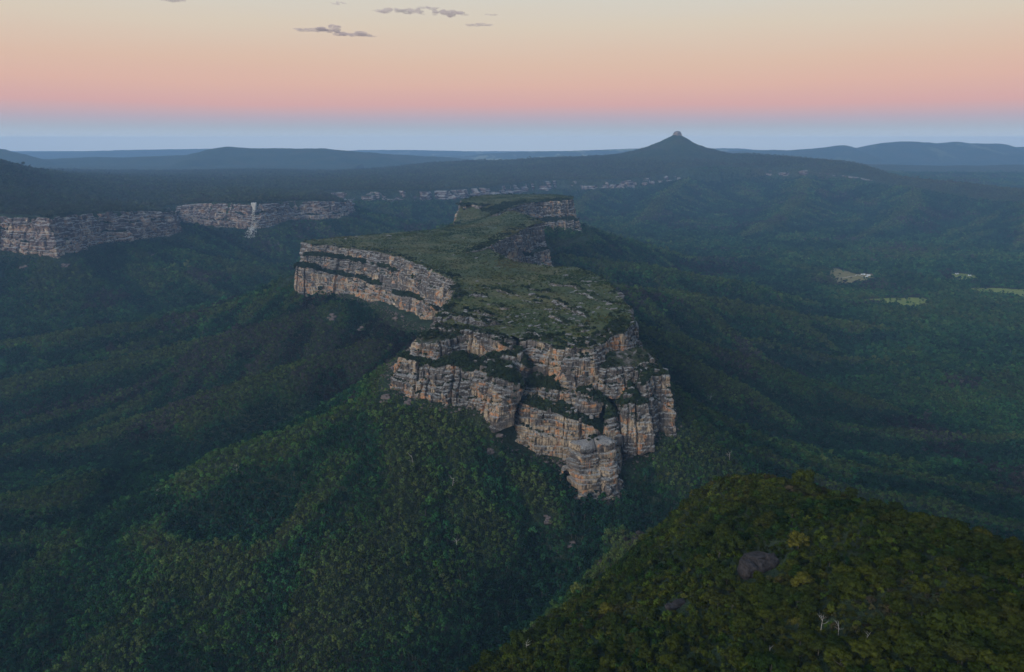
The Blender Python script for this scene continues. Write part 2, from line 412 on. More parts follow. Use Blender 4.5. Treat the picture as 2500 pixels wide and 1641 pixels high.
SPURS = [  # x, y, z along a crest, flank slope
    ([(-500, 1815, 348), (-690, 1890, 290), (-830, 1890, 250), (-1330, 1830, 185), (-1900, 1800, 140)], 0.40),
    ([(-400, 1600, 345), (-700, 1620, 255), (-1000, 1600, 195), (-1400, 1500, 140)], 0.42),
    ([(-264, 1310, 335), (-491, 1285, 268), (-662, 1276, 210), (-864, 1241, 150), (-1100, 1200, 115)], 0.42),
    ([(-165, 935, 372), (-270, 915, 332), (-404, 903, 288), (-480, 903, 240), (-600, 880, 185), (-760, 850, 130)], 0.45),
    ([(-20, 865, 318), (-125, 812, 268), (-260, 783, 218), (-351, 778, 184), (-437, 762, 148), (-531, 711, 108)], 0.45),
    ([(110, 800, 270), (60, 700, 235), (-40, 640, 195), (-150, 590, 150), (-260, 540, 105)], 0.45),
    ([(230, 1290, 340), (292, 1291, 325), (425, 1289, 258), (569, 1242, 168), (700, 1260, 140), (834, 1194, 105)], 0.42),
    ([(230, 1450, 340), (420, 1450, 285), (590, 1447, 228), (792, 1452, 158), (900, 1400, 112)], 0.42),
    ([(180, 1800, 350), (500, 2000, 280), (870, 2114, 190), (1202, 2157, 128)], 0.35),
    ([(150, 2250, 350), (450, 2320, 300), (744, 2343, 248), (994, 2430, 168), (1150, 2480, 120)], 0.35),
    ([(280, 2900, 360), (560, 3050, 270), (820, 3150, 190), (1100, 3200, 125)], 0.35),
    ([(230, 1000, 345), (380, 980, 262), (560, 960, 180), (760, 900, 110)], 0.42),
    # spurs below the far escarpment
    ([(2350, 6000, 390), (2050, 5300, 300), (1700, 4700, 220), (1350, 4300, 150)], 0.32),
    ([(3000, 5500, 370), (2650, 4900, 270), (2300, 4500, 200), (1950, 4200, 135)], 0.32),
    ([(1500, 6300, 400), (1150, 5600, 300), (900, 4900, 210), (650, 4500, 150)], 0.32),
    ([(3500, 5000, 365), (3200, 4500, 270), (2900, 4100, 190), (2600, 3800, 125)], 0.32),
    ([(700, 6000, 330), (500, 5300, 260), (350, 4800, 200), (200, 4300, 145)], 0.32),
    ([(-1900, 3250, 320), (-1500, 2950, 240), (-1250, 2650, 160)], 0.35),
    ([(-1350, 3600, 320), (-1000, 3300, 240), (-800, 3000, 160)], 0.35),
    ([(-2300, 2350, 310), (-1900, 2100, 220), (-1600, 1950, 150)], 0.35),
]
KN = np.array([(185, -600, 720), (172, -100, 650), (165, 40, 622), (155, 150, 583), (148, 260, 548), (143, 350, 520), (139, 400, 505), (137, 432, 489), (134, 470, 448), (124, 560, 372), (122, 680, 290), (115, 760, 262)])
FARHILLS = [  # px, py, y of crest, flank slope
    ([(-300, 352, 10500), (0, 363, 10500), (25, 369, 10500), (63, 382, 10700), (105, 389, 10900), (210, 383, 11000), (294, 384, 11000), (462, 378, 11000), (500, 369, 11000), (525, 361, 11000), (559, 357, 11000), (609, 362, 11000),
      (714, 362, 11000), (790, 362, 11000), (874, 370, 11200), (966, 377, 11600), (1100, 384, 12500)], 0.22),
    ([(1700, 372, 15000), (1850, 366, 15000), (1935, 366, 14500), (2002, 361, 14000), (2063, 353, 14000), (2087, 362, 14000), (2160, 347, 14000), (2231, 345, 14000), (2295, 350, 14000), (2328, 345, 14000), (2372, 350, 14000), (2440, 350, 14000), (2473, 359, 14000), (2600, 352, 14000)], 0.25),
    ([(30, 372, 20000), (200, 369, 20000), (300, 366, 20000), (500, 363, 20000)], 0.12),
    ([(880, 366, 22500), (1000, 366, 22500), (1100, 368, 22500)], 0.10),
    ([(1200, 374, 17500), (1280, 370, 17500), (1400, 368, 17500), (1560, 362, 17500), (1700, 362, 18000), (1800, 362, 19000)], 0.10),
    ([(1900, 392, 9500), (2100, 400, 9500), (2300, 405, 9300), (2500, 402, 9300)], 0.06),
]
def terrain(X, Y):
    fl = fbm(X / 700, Y / 700, oct=4, seed=3)
    h = zv_(X, Y) + 14 * fl
    # skirts of the mesa and of the high country
    zv = zv_(X, Y)
    warp = 40 * fbm(X / 160, Y / 160, oct=2, seed=5)
    tt = np.arange(0, 30000, 4.0)
    gtab = vnoise(tt / 95.0, tt * 0 + 1.5, seed=11) + 0.5 * vnoise(tt / 38.0, tt * 0 + 7.5, seed=12)
    near = (np.abs(X) < 3500) & (Y < 6000)
    sk, d = skirt(X[near], Y[near], MF, MF[:, 2], zv[near], warp[near], gtab, 0.46, 0.90, 0.45)
    dm = inside(X[near], Y[near], MF)
    _, (zf,), _ = poly_dist(X[near], Y[near], MF, [MF[:, 2]])
    sk = np.where(dm, zf - 3 + np.minimum(d * 0.2, 20), sk)
    h[near] = smax(h[near], sk, 14)
    warp = 120 * fbm(X / 420, Y / 420, oct=3, seed=6)
    gtab = np.clip(vnoise(tt / 260.0, tt * 0 + 2.5, seed=14) + 0.5 * vnoise(tt / 90.0, tt * 0 + 5.5, seed=15), -1.1, 1.3)
    sk, d = skirt(X, Y, PF[:, :2], PF[:, 2], zv, warp, gtab, 0.60, 0.42, 0.30)
    h = smax(h, sk, 18)
    for pts, sl in SPURS:
        A = np.array(pts)
        m = (X > A[:, 0].min() - 900) & (X < A[:, 0].max() + 900) & (Y > A[:, 1].min() - 900) & (Y < A[:, 1].max() + 900)
        if not m.any(): continue
        x, y = X[m], Y[m]
        w = 18 * fbm(x / 90, y / 90, oct=3, seed=21)
        dd, (zc,), s_ = poly_dist(x, y, A, [A[:, 2]])
        dd = dd * (1 + 0.25 * vnoise((s_ + w) / 60, s_ * 0 + 3.3, seed=31)) + w * 0.5
        rr = zc - (np.sqrt(dd * dd + 16 ** 2) - 16) * sl * 1.25 - 2
        h[m] = smax(h[m], rr, 9)
    m = (Y < 1100) & (np.abs(X) < 1500)
    x, y = X[m], Y[m]
    dd, (zc,), s_ = poly_dist(x, y, KN, [KN[:, 2]])
    i = np.clip(np.searchsorted(KN[:, 1], y) - 1, 0, len(KN) - 2)
    xc = np.interp(y, KN[:, 1], KN[:, 0])
    w = fbm(x / 60, y / 60, oct=3, seed=41)
    dd = dd + 9 * w
    left = x < xc
    rd_ = np.interp(y, [200, 430], [40, 8])
    over = y - (425 - 0.62 * np.maximum(x - 138, 0)) + 10 * w
    tip = 0.8 * np.where(over > 0, np.sqrt(over * over + 400) - 20, 0) * (x > xc) * (y < 560)
    fl_ = np.where(left, (np.sqrt(dd * dd + rd_ ** 2) - rd_) * np.interp(y, [0, 300, 430], [0.5, 0.58, 1.0]), (np.sqrt(dd * dd + 35 ** 2) - 35) * np.interp(y, [0, 300, 380, 450], [0.25, 0.35, 0.42, 0.66]))
    h[m] = smax(h[m], zc - fl_ - tip + 5 * w, 14)
    for pts, sl in FARHILLS:
        A = np.array([at_y(*p) for p in pts])
        m = (Y > A[:, 1].min() - 4500) & (Y < A[:, 1].max() + 4500)
        x, y = X[m], Y[m]
        dd, (zc,), s_ = poly_dist(x, y, A, [A[:, 2]])
        w = fbm(x / 900, y / 900, oct=4, seed=51)
        dd = dd * (1 + 0.55 * w)
        rr = zc - (np.sqrt(dd * dd + 160 ** 2) - 160) * sl - 4 + 7 * fbm(x / 160, y / 160, oct=3, seed=52)
        h[m] = smax(h[m], rr, 20)
    # high country behind its cliffs
    pin = inside(X, Y, P_POLY)
    T = h.copy()
    m = pin
    d2, _, _ = poly_dist(X[m], Y[m], PF[:, :2])
    back_d, _, _ = poly_dist(X[m], Y[m], CR[:, :2])
    top = T_HIGH(lp(np.c_[X[m], Y[m]])) + 12 * fbm(X[m] / 330, Y[m] / 330, oct=4, seed=61) * np.clip(d2 / 300, 0, 1)
    behind = np.clip((Y[m] - np.interp(X[m], CR[:, 0], CR[:, 1])), 0, None)
    behind = np.where(X[m] < CR[0, 0], 0, behind)
    top = top - behind * 0.25
    t = np.clip((d2 - 22) / 14, 0, 1)
    T[m] = np.where(top > h[m], h[m] * (1 - t) + top * t, h[m])
    h = T
    # the conical peak on the far ridge
    pk = at_y(1650, 366, 7500)
    r = np.hypot(X - pk[0], Y - pk[1])
    cone = 748 - np.interp(r, [0, 44, 150, 268, 420, 580, 900, 1300], [0, 0, 62, 112, 158, 198, 250, 300])
    cone = cone + 6 * fbm(X / 60, Y / 60, oct=3, seed=71)
    h = smax(h, np.where(r < 1250, cone, -500), 10)
    h = h + 2.5 * fbm(X / 30, Y / 30, oct=3, seed=81) * np.clip(Y / 3000, 0.4, 2.5)
    return h

def lines(lo, hi, step):
    v = [0.0]
    while v[-1] < hi: v.append(v[-1] + step(v[-1]))
    w = [0.0]
    while w[-1] > lo: w.append(w[-1] - step(w[-1]))
    return np.array(w[:0:-1] + v)
GX = lines(-26000, 26000, lambda x: 10 + 0.012 * max(abs(x) - 500, 0))
GY = lines(-600, 25000, lambda y: 10 + 0.008 * max(y - 1000, 0))
TX, TY = np.meshgrid(GX, GY)
TZ = terrain(TX.ravel(), TY.ravel()).reshape(TX.shape)
def hgt(x, y):
    x = np.asarray(x, float); y = np.asarray(y, float)
    i = np.clip(np.searchsorted(GX, x) - 1, 0, len(GX) - 2); j = np.clip(np.searchsorted(GY, y) - 1, 0, len(GY) - 2)
    u = (x - GX[i]) / (GX[i + 1] - GX[i]); v = (y - GY[j]) / (GY[j + 1] - GY[j])
    return (TZ[j, i] * (1 - u) + TZ[j, i + 1] * u) * (1 - v) + (TZ[j + 1, i] * (1 - u) + TZ[j + 1, i + 1] * u) * v
def ground_at(px, py, y0=60.0, y1=12000.0, dz=0.0):
    d = ray(px, py); y = np.geomspace(y0, y1, 6000); t = y / d[1]
    z = CAMZ + d[2] * t - dz; k = np.argmax(z < hgt(d[0] * t, y))
    return np.array([d[0] * t[k], y[k], float(hgt(d[0] * t[k], y[k]))])

padd = np.clip((TY - 12500) / 2500, 0, 1) * np.clip((TX + 5000) / 3000, 0, 1)
me = mesh_from('terrain', np.c_[TX.ravel(), TY.ravel(), TZ.ravel()], grid_faces(len(GY), len(GX)), [GROUND],
               {'paddock': ('FLOAT', padd.ravel())}, smooth=True)
ter = link('terrain', me)
tag(ter, 'forested valley floor, spurs and distant blue ranges around the mesa', 'terrain', kind='structure')

# ------------------------------------------------------------------ cliffs
def resample(P, ds):
    """Catmull-Rom through the columns of P, about ds apart along the first two"""
    P = np.asarray(P, float)
    Q = np.vstack([2 * P[0] - P[1], P, 2 * P[-1] - P[-2]])
    out = []
    for i in range(1, len(Q) - 2):
        p0, p1, p2, p3 = Q[i - 1], Q[i], Q[i + 1], Q[i + 2]
        n = max(2, int(np.hypot(*(p2 - p1)[:2]) / ds))
        t = np.linspace(0, 1, n, endpoint=False)[:, None]
        cr = 0.5 * (2 * p1 + (p2 - p0) * t + (2 * p0 - 5 * p1 + 4 * p2 - p3) * t ** 2 + (3 * p1 - p0 - 3 * p2 + p3) * t ** 3)
        out.append(0.55 * cr + 0.45 * (p1 + (p2 - p1) * t))
    return np.vstack(out + [P[-1:]])

BUTT = []
LEDGE_PTS = []      # places where shrubs can root: x, y, z, size
def cliff(parent, pts, ds=1.5, dz=1.5, cap=26.0, cap_slope=0.35, joint=(7, 26), rough=1.0, ext=34.0, mat_=None, capmat=None, taper=12.0,
          fresh=0.25, seed=0, world=False, shrubs=1.0, amp=1.0, beds=None, label=None, cave=1.0, closed=False, stair=0.10, split=0.75, bush=1.0):
    """a tier of sandstone cliff: a ledge mesh on top and one mesh for each buttress between two joints"""
    rg = np.random.default_rng(1000 + seed)
    W = []
    for p in pts:
        if world: W.append(p)
        else:
            q = at_z(p[0], p[1], p[2]); zb = at_y(p[0], p[3], q[1])[2]
            W.append((q[0], q[1], p[2], min(zb, p[2] - 4)))
    R = resample(W, ds)
    # even spacing
    s = np.r_[0, np.cumsum(np.hypot(*np.diff(R[:, :2], axis=0).T))]
    n = max(8, int(s[-1] / ds)); S = np.linspace(0, s[-1], n)
    X, Y, ZT, ZB = (np.interp(S, s, R[:, k]) for k in range(4))
    k = max(1, int(9 / ds))
    ker = np.ones(2 * k + 1) / (2 * k + 1)
    sm = lambda v: np.convolve(np.pad(v, k, mode='wrap' if closed else 'edge'), ker, 'valid')
    if closed:
        Xs, Ys = sm(X), sm(Y)
    else:
        Xs, Ys = sm(X), sm(Y)
    tx, ty = np.gradient(Xs), np.gradient(Ys); L = np.hypot(tx, ty) + 1e-9
    nx, ny = ty / L, -tx / L
    nx, ny = sm(nx), sm(ny); L = np.hypot(nx, ny) + 1e-9; nx, ny = nx / L, ny / L
    # joints
    bd = [0]
    while True:
        w = rg.uniform(*joint) * (1.6 if rg.random() < 0.18 else 1.0)
        nb = bd[-1] + max(3, int(w / ds))
        if nb > n - 1 - max(3, int(joint[0] / ds)): break
        bd.append(nb)
    bd.append(n - 1)
    nc = len(bd) - 1
    cell = np.zeros(n, int); edge = np.full(n, 1e9)
    for c in range(nc): cell[bd[c]:bd[c + 1] + 1] = c
    deep = rg.random(nc + 1) ** 1.5 * split
    dep = np.zeros(n)
    for c, i in enumerate(bd):
        dd = np.abs(np.arange(n) - i) * ds
        v = np.exp(-(dd / (0.7 + 1.0 * deep[c])) ** 2) * (1.5 + 7.0 * deep[c])
        dep = np.maximum(dep, v)
    prot = rg.normal(0, 2.6, nc)[cell] * amp; dtop = (rg.random(nc) ** 2 * -9.0)[cell] * amp
    prot = np.convolve(np.pad(prot, 1, mode='edge'), [0.2, 0.6, 0.2], 'valid')
    dtop = np.convolve(np.pad(dtop, 1, mode='edge'), [0.2, 0.6, 0.2], 'valid')
    big = 8.0 * amp * vnoise(S / 42, S * 0 + seed * 3.1, seed=seed + 5) + 2.0 * amp * vnoise(S / 17, S * 0 + seed, seed=seed + 6)
    Ht = ZT - ZB
    if taper and not closed:
        e = np.minimum(S, S[-1] - S); tp = np.clip(1 - e / taper, 0, 1) ** 2
    else: tp = np.zeros(n)
    top = ZT + dtop * np.clip(Ht / 30, 0.3, 1) - tp * np.minimum(Ht * 0.55, 14)
    hmax = float((ZT - ZB).max()) + ext
    nw = max(6, int(hmax / dz))
    V = np.linspace(0, 1, nw)[:, None]
    Zw = top[None, :] + V * (ZB - ext - top)[None, :]
    depth = top[None, :] - Zw
    frac = np.clip(depth / np.maximum(Ht, 5)[None, :], 0, 1.3)
    SS = np.broadcast_to(S[None, :], Zw.shape)
    PX0, PY0 = np.broadcast_to(X[None, :], Zw.shape), np.broadcast_to(Y[None, :], Zw.shape)
    # horizontal beds: blocks step in and out from bed to bed
    bedh = 5.5 if beds is None else beds
    bz = (Zw + 2.4 * vnoise(SS / 34, Zw / 30 + 0.5, seed=seed + 8)) / bedh + 0.8 * vnoise(Zw / 11, Zw * 0 + seed, seed=seed + 7)
    bi = np.floor(bz); bfr = bz - bi
    sub = np.floor(SS / (joint[0] * 0.9) + 0.4 * vnoise(SS / 9, bi, seed=seed + 3))
    blk = (_hash(sub, bi, bi * 0 + cell[None, :], seed + 2) - 0.5) * 4.4 * amp * rough
    blk = blk + (_hash(bi, bi * 0, bi * 0, seed + 4) - 0.5) * 2.4 * amp
    groove = -np.exp(-((bfr - 0.08) / 0.13) ** 2) * 3.4 * _hash(bi, np.floor(SS / 60), bi * 0, seed + 13) ** 1.5 * rough * amp
    fb = fbm(PX0 / 9, PY0 / 9, Zw / 9, oct=4, seed=seed + 20) * 2.2 * rough + fbm(PX0 / 2.6, PY0 / 2.6, Zw / 3.4, oct=3, seed=seed + 30) * 0.9 * rough
    # caves and overhangs towards the base
    cv = np.clip(fbm(SS / 26, Zw / 40, oct=2, seed=seed + 40) * 1.7 - 0.15, 0, 1)
    arch = np.clip((frac - 0.45) / 0.35, 0, 1) * np.clip((1.12 - frac) / 0.2, 0, 1)
    cavd = cv * arch * 6.0 * cave * np.clip(Ht / 35, 0.3, 1.3)[None, :]
    batter = 0.05 * depth + stair * (np.floor(top[None, :] / bedh) - bi) * bedh + np.clip(frac - 1.0, 0, 1) * 6
    lipround = -np.exp(-depth / 2.2) * 2.6
    D = big + prot * (0.6 + 0.4 * np.clip(frac * 2, 0, 1)) - dep[None, :] * np.clip(1.25 - 0.4 * frac, 0, 1) + blk + groove + fb - cavd + batter + lipround - (tp * 16)[None, :]
    # set-backs: short ledges part-way up the wall
    mids = []
    for q, lev in enumerate((0.24, 0.50, 0.76)):
        lv = lev + 0.12 * vnoise(S / 26, S * 0 + q, seed=seed + 60 + q)
        on = np.clip(vnoise(S / 38, S * 0 + 5 + q, seed=seed + 64 + q) * 2.4 + 0.7, 0, 1) * np.clip((Ht - 12) / 14, 0, 1)
        on = np.where(on < 0.25, 0, on)
        D = D - np.clip((lv[None, :] - frac) / 0.03 + 0.5, 0, 1) * (on * 5.0 * min(amp, 1.2))[None, :]
        mids.append((lv, on))
    WX = X + nx * D; WY = Y + ny * D
    fr = np.clip(fresh + 0.95 * cavd / 6 + 0.06 * (blk < -0.6) + 0.18 * frac + 0.25 * vnoise(SS / 35, Zw / 25, seed=seed + 9), 0, 1.2)
    # ledge on top
    inw = np.array([1.0, 0.72, 0.5, 0.33, 0.2, 0.11, 0.05, 0.0]) * cap
    endl = np.ones(n) if closed or not taper else 0.12 + 0.88 * np.clip(np.minimum(S, S[-1] - S) / (taper * 2.2), 0, 1)
    I = inw[:, None] * endl[None, :]
    k2 = max(2, int(14 / ds)); ker2 = np.ones(2 * k2 + 1) / (2 * k2 + 1)
    sm2 = lambda v: np.convolve(np.pad(v, k2, mode='wrap' if closed else 'edge'), ker2, 'valid')
    bl = np.clip(I / 7.0, 0, 1)
    CXX = WX[0] * (1 - bl) + sm2(WX[0]) * bl - nx * I; CYY = WY[0] * (1 - bl) + sm2(WY[0]) * bl - ny * I
    topi = top[None, :] * (1 - bl) + sm2(top)[None, :] * bl
    if closed:
        f_ = (I / cap) ** 0.8; cx_, cy_ = WX[0].mean(), WY[0].mean()
        CXX = WX[0] * (1 - f_) + cx_ * f_; CYY = WY[0] * (1 - f_) + cy_ * f_
        topi = top[None, :] * (1 - f_) + top.mean() * f_
    lump = fbm(CXX / 11, CYY / 11, oct=3, seed=seed + 50) * 2.4 * np.clip(I / 6, 0, 1)
    CZ = topi + I * cap_slope + lump * (0.3 if closed else 1.0) + 0.5 * np.clip(I / 2, 0, 1)
    CZ[-1] = Zw[0]
    cm = mesh_from('ledge', np.c_[CXX.ravel(), CYY.ravel(), CZ.ravel()], grid_faces(len(inw), n), [capmat or (HEATH if cap_slope < 0.04 else LEDGE)], smooth=True)
    led = link('cliff_tier', cm, parent)
    if label: led['label'] = label
    # buttresses
    rowi = np.arange(nw)[:, None] * n
    for c in range(nc):
        a, z_ = bd[c], bd[c + 1] + 1
        m = z_ - a
        VV = np.c_[WX[:, a:z_].ravel(), WY[:, a:z_].ravel(), Zw[:, a:z_].ravel()]
        hv = float(Ht[a:z_].mean())
        BUTT.append((parent, led, VV, grid_faces(nw, m)[:, ::-1], mat_ or ROCK, fr[:, a:z_].ravel(), (z_ - a) * ds * hv / (VV[:, 1].mean() ** 2) * (0.01 if seed in (41, 42, 43) else 1)))
    # rooting places for shrubs on the ledge and in the cracks
    if shrubs > 0:
        k = int(n * ds * cap * 0.055 * shrubs)
        if k:
            j = rg.integers(0, n, k); ii = rg.random(k) ** 1.3 * (len(inw) - 1.6)
            i0 = np.floor(ii).astype(int); f = ii - i0
            keepj = vnoise(S[j] / 30, S[j] * 0 + seed, seed=seed + 77) > -0.55 - 0.4 * rg.random(k)
            j, i0, f = j[keepj], i0[keepj], f[keepj]; k = len(j)
            g = lambda A: A[i0, j] * (1 - f) + A[i0 + 1, j] * f
            LEDGE_PTS.append(np.c_[g(CXX), g(CYY), g(CZ) - 0.3, rg.uniform(0.45, 1.15, k) * bush])
        for lv, on in mids:
            k = int(n * ds * 0.30 * min(shrubs, 2.0)); j = rg.integers(0, n, k); j = j[on[j] > 0.4]
            r_ = np.clip((lv[j] * Ht[j] / np.maximum(top[j] - ZB[j] + ext, 1) * (nw - 1)).astype(int), 1, nw - 1)
            LEDGE_PTS.append(np.c_[WX[r_, j] - nx[j] * 1.5, WY[r_, j] - ny[j] * 1.5, Zw[r_, j] - 0.2, rg.uniform(0.4, 0.85, len(j))])
        k = int(n * ds * 0.16 * shrubs)
        j = rg.integers(0, n, k); r_ = np.clip((rg.random(k) * nw * 0.8).astype(int), 1, nw - 1)
        ok = (D[r_, j] - D[np.maximum(r_ - 2, 0), j]) > 0.8
        LEDGE_PTS.append(np.c_[WX[r_, j] - nx[j] * .5, WY[r_, j] - ny[j] * .5, Zw[r_, j], rg.uniform(0.3, 0.7, k)][ok])
    return led

MESA_RIM = []
mesa = link('mesa', None)
tag(mesa, 'long flat-topped sandstone mesa with tiered cliffs, heath on top', 'mesa', kind='structure')

W1 = [(752, 597, 450, 616), (785, 598, 450, 622), (831, 603, 450, 632), (890, 611, 450, 643), (922, 618, 450, 653), (974, 627, 450, 668), (1008, 641, 450, 682), (1045, 653, 450, 700), (1069, 671, 450, 718), (1096, 684, 450, 730), (1103, 692, 450, 740)]
W2 = [(735, 619, 419, 645), (752, 623, 419, 648), (798, 628, 418, 652), (860, 637, 418, 666), (900, 646, 418, 677), (940, 656, 418, 684), (975, 669, 419, 696), (1010, 684, 424, 726), (1035, 705, 422, 738), (1050, 722, 420, 745)]
W3 = [(712, 644, 390, 670), (749, 653, 389, 690), (785, 662, 388, 695), (827, 674, 386, 716), (869, 680, 386, 727), (917, 698, 386, 742), (964, 718, 386, 770), (995, 724, 388, 780), (1033, 740, 390, 795), (1045, 752, 392, 798)]
_w1 = np.array([(p[0], at_z(p[0], p[1], p[2])[1]) for p in W1])
def step_out(L, off): return [(p[0], p[1], float(at_y(p[0], p[1], np.interp(p[0], _w1[:, 0], _w1[:, 1]) - off)[2]), p[3]) for p in L]
W2, W3 = step_out(W2, 22), step_out(W3, 54)
W4 = [(1103, 692, 450, 712), (1100, 715, 447, 740), (1086, 738, 444, 765), (1066, 758, 442, 785), (1056, 772, 440, 800), (1070, 790, 440, 806)]
T1L = [(1050, 802, 441, 812), (1022, 815, 440, 842), (1003, 830, 437, 866), (1030, 842, 436, 876), (1070, 842, 437, 882), (1110, 834, 438, 888), (1157, 820, 440, 892), (1200, 830, 439, 886), (1225, 840, 438, 872)]
T0 = [(1040, 800, 444, 812), (1075, 801, 446, 824), (1110, 803, 447, 828), (1150, 807, 447, 832), (1195, 817, 445, 840), (1240, 828, 443, 847)]
T1R = [(1250, 826, 440, 870), (1262, 834, 438, 902), (1295, 832, 439, 898), (1330, 843, 437, 908), (1380, 851, 437, 903), (1430, 854, 438, 900), (1455, 850, 440, 900), (1480, 836, 442, 890), (1520, 814, 446, 876), (1560, 790, 450, 868), (1580, 781, 452, 860)]
TM = [(1176, 863, 425, 890), (1190, 870, 423, 905), (1215, 868, 424, 920), (1250, 880, 421, 926), (1275, 890, 418, 928)]
T2L = [(951, 859, 420, 915), (957, 872, 416, 945), (991, 884, 414, 955), (1028, 891, 413, 965), (1078, 896, 413, 980), (1110, 900, 412, 975), (1149, 906, 411, 990), (1202, 925, 408, 997), (1232, 940, 405, 985)]
TR2 = [(1385, 908, 411, 934), (1410, 902, 413, 940), (1445, 898, 414, 934), (1500, 905, 413, 950), (1560, 893, 416, 934), (1604, 883, 419, 914), (1630, 875, 421, 908)]
T2R = [(1240, 932, 389, 956), (1270, 935, 388, 964), (1303, 945, 387, 976), (1350, 948, 387, 982), (1400, 955, 385, 996), (1440, 960, 385, 1006), (1456, 968, 384, 1002)]
TR3 = [(1560, 926, 406, 975), (1576, 934, 402, 1000), (1606, 922, 405, 1002), (1643, 919, 406, 1026), (1660, 912, 408, 1020)]
TR4 = [(1512, 985, 382, 1022), (1530, 991, 379, 1038), (1560, 990, 380, 1044), (1585, 985, 381, 1036), (1604, 974, 385, 1028)]
TR5 = [(1468, 1019, 365, 1064), (1482, 1029, 361, 1080), (1505, 1025, 362, 1086), (1528, 1022, 363, 1080)]
TR6 = [(1515, 1090, 325, 1130), (1545, 1078, 328, 1130), (1580, 1058, 335, 1095), (1614, 1030, 345, 1062), (1640, 1000, 355, 1040), (1656, 985, 362, 1030)]
T3 = [(1212, 965, 379, 1040), (1222, 978, 373, 1072), (1245, 984, 371, 1094), (1270, 992, 370, 1104), (1300, 1003, 366, 1112), (1337, 1010, 363, 1119), (1370, 1020, 359, 1122), (1404, 1029, 356, 1116), (1440, 1046, 349, 1112), (1462, 1060, 344, 1106)]
kw = dict(parent=mesa)
cliff(pts=W1, ds=2.0, dz=1.5, seed=1, cap=20, cap_slope=0.02, shrubs=0.4, amp=0.7, ext=20, fresh=0.12, **kw)
cliff(pts=W2, ds=2.0, dz=1.5, seed=2, cap=30, cap_slope=0.05, shrubs=4.2, amp=0.65, ext=20, bush=1.7, fresh=0.12, **kw)
cliff(pts=W3, ds=2.0, dz=1.5, seed=3, cap=40, cap_slope=0.05, shrubs=4.2, amp=0.65, bush=1.8, fresh=0.45, joint=(8, 30), cave=1.4, **kw)
cliff(pts=W4, ds=1.6, dz=1.3, seed=4, cap=14, cap_slope=0.1, shrubs=1.0, joint=(4, 10), **kw)
cliff(pts=T0, ds=1.3, dz=1.1, seed=15, cap=14, cap_slope=0.05, shrubs=0.8, joint=(3, 9), rough=0.8, amp=0.7, cave=0.4, **kw)
cliff(pts=T1L, ds=1.3, dz=1.1, seed=5, cap=24, cap_slope=0.15, shrubs=0.5, fresh=0.2, amp=0.8, ext=20, **kw)
cliff(pts=T1R, ds=1.3, dz=1.1, seed=6, cap=26, cap_slope=0.12, shrubs=1.6, amp=0.75, fresh=0.22, **kw)
cliff(pts=TM, ds=1.3, dz=1.1, seed=7, cap=22, cap_slope=0.35, shrubs=2.0, **kw)
cliff(pts=T2L, ds=1.3, dz=1.1, seed=8, cap=34, cap_slope=0.2, shrubs=3.2, bush=1.3, amp=0.8, fresh=0.3, joint=(6, 20), cave=1.3, **kw)
cliff(pts=TR2, ds=1.3, dz=1.1, seed=9, cap=26, cap_slope=0.5, shrubs=3.0, joint=(7, 18), rough=1.2, amp=0.65, stair=0.12, ext=12, **kw)
cliff(pts=T2R, ds=1.3, dz=1.1, seed=10, cap=30, cap_slope=0.5, shrubs=2.8, bush=1.2, amp=0.7, ext=20, fresh=0.42, joint=(7, 20), cave=1.3, **kw)
cliff(pts=TR3, ds=1.3, dz=1.1, seed=11, cap=30, cap_slope=0.4, shrubs=3.2, amp=0.7, stair=0.12, ext=24, fresh=0.35, **kw)
cliff(pts=TR4, ds=1.3, dz=1.1, seed=12, cap=40, cap_slope=0.45, shrubs=3.4, bush=1.15, amp=0.6, fresh=0.35, **kw)
cliff(pts=TR5, ds=1.3, dz=1.1, seed=13, cap=44, cap_slope=0.42, shrubs=3.4, bush=1.15, amp=0.6, fresh=0.3, **kw)
cliff(pts=TR6, ds=1.3, dz=1.1, seed=16, cap=40, cap_slope=0.6, shrubs=2.0, fresh=0.2, rough=1.4, joint=(4, 10), **kw)
cliff(pts=T3, ds=1.2, dz=1.1, seed=14, cap=34, cap_slope=0.3, shrubs=3.6, bush=1.3, amp=0.8, fresh=0.55, joint=(9, 30), cave=1.5, **kw)
# rock tower at the prow and the broken block under it
tw = at_y(1450, 1075, 826)
ring = [(tw[0] + (23 + 3 * sin(3 * a)) * cos(a), tw[1] + 6 + 17 * sin(a), 350 + 3 * sin(a * 2 + 1), 292) for a in np.linspace(pi, 3 * pi, 15)]
ring = [(tw[0] + (23 + 3 * sin(3 * a)) * cos(a), tw[1] + 6 + 17 * sin(a), 350 + 3 * sin(a * 2 + 1), 292) for a in np.linspace(pi, 3 * pi, 15)]
cliff(pts=ring, world=True, closed=True, ds=1.1, dz=1.0, seed=21, cap=21, cap_slope=0.16, shrubs=0.1, fresh=0.5, joint=(14, 40), taper=0, amp=1.1, cave=1.2, split=0.12, capmat=SLAB, label='domed rock tower at the tip of the prow', **kw)
t2 = at_y(1468, 1160, 812)
ring = [(t2[0] + 25 * cos(a), t2[1] + 10 + 16 * sin(a), 306 + 3 * sin(2 * a), 268) for a in np.linspace(pi, 3 * pi, 13)]
cliff(pts=ring, world=True, closed=True, ds=1.2, dz=1.1, seed=22, cap=21, cap_slope=0.14, shrubs=0.6, fresh=0.15, joint=(5, 12), taper=0, rough=1.4, split=0.5, capmat=SLAB, **kw)
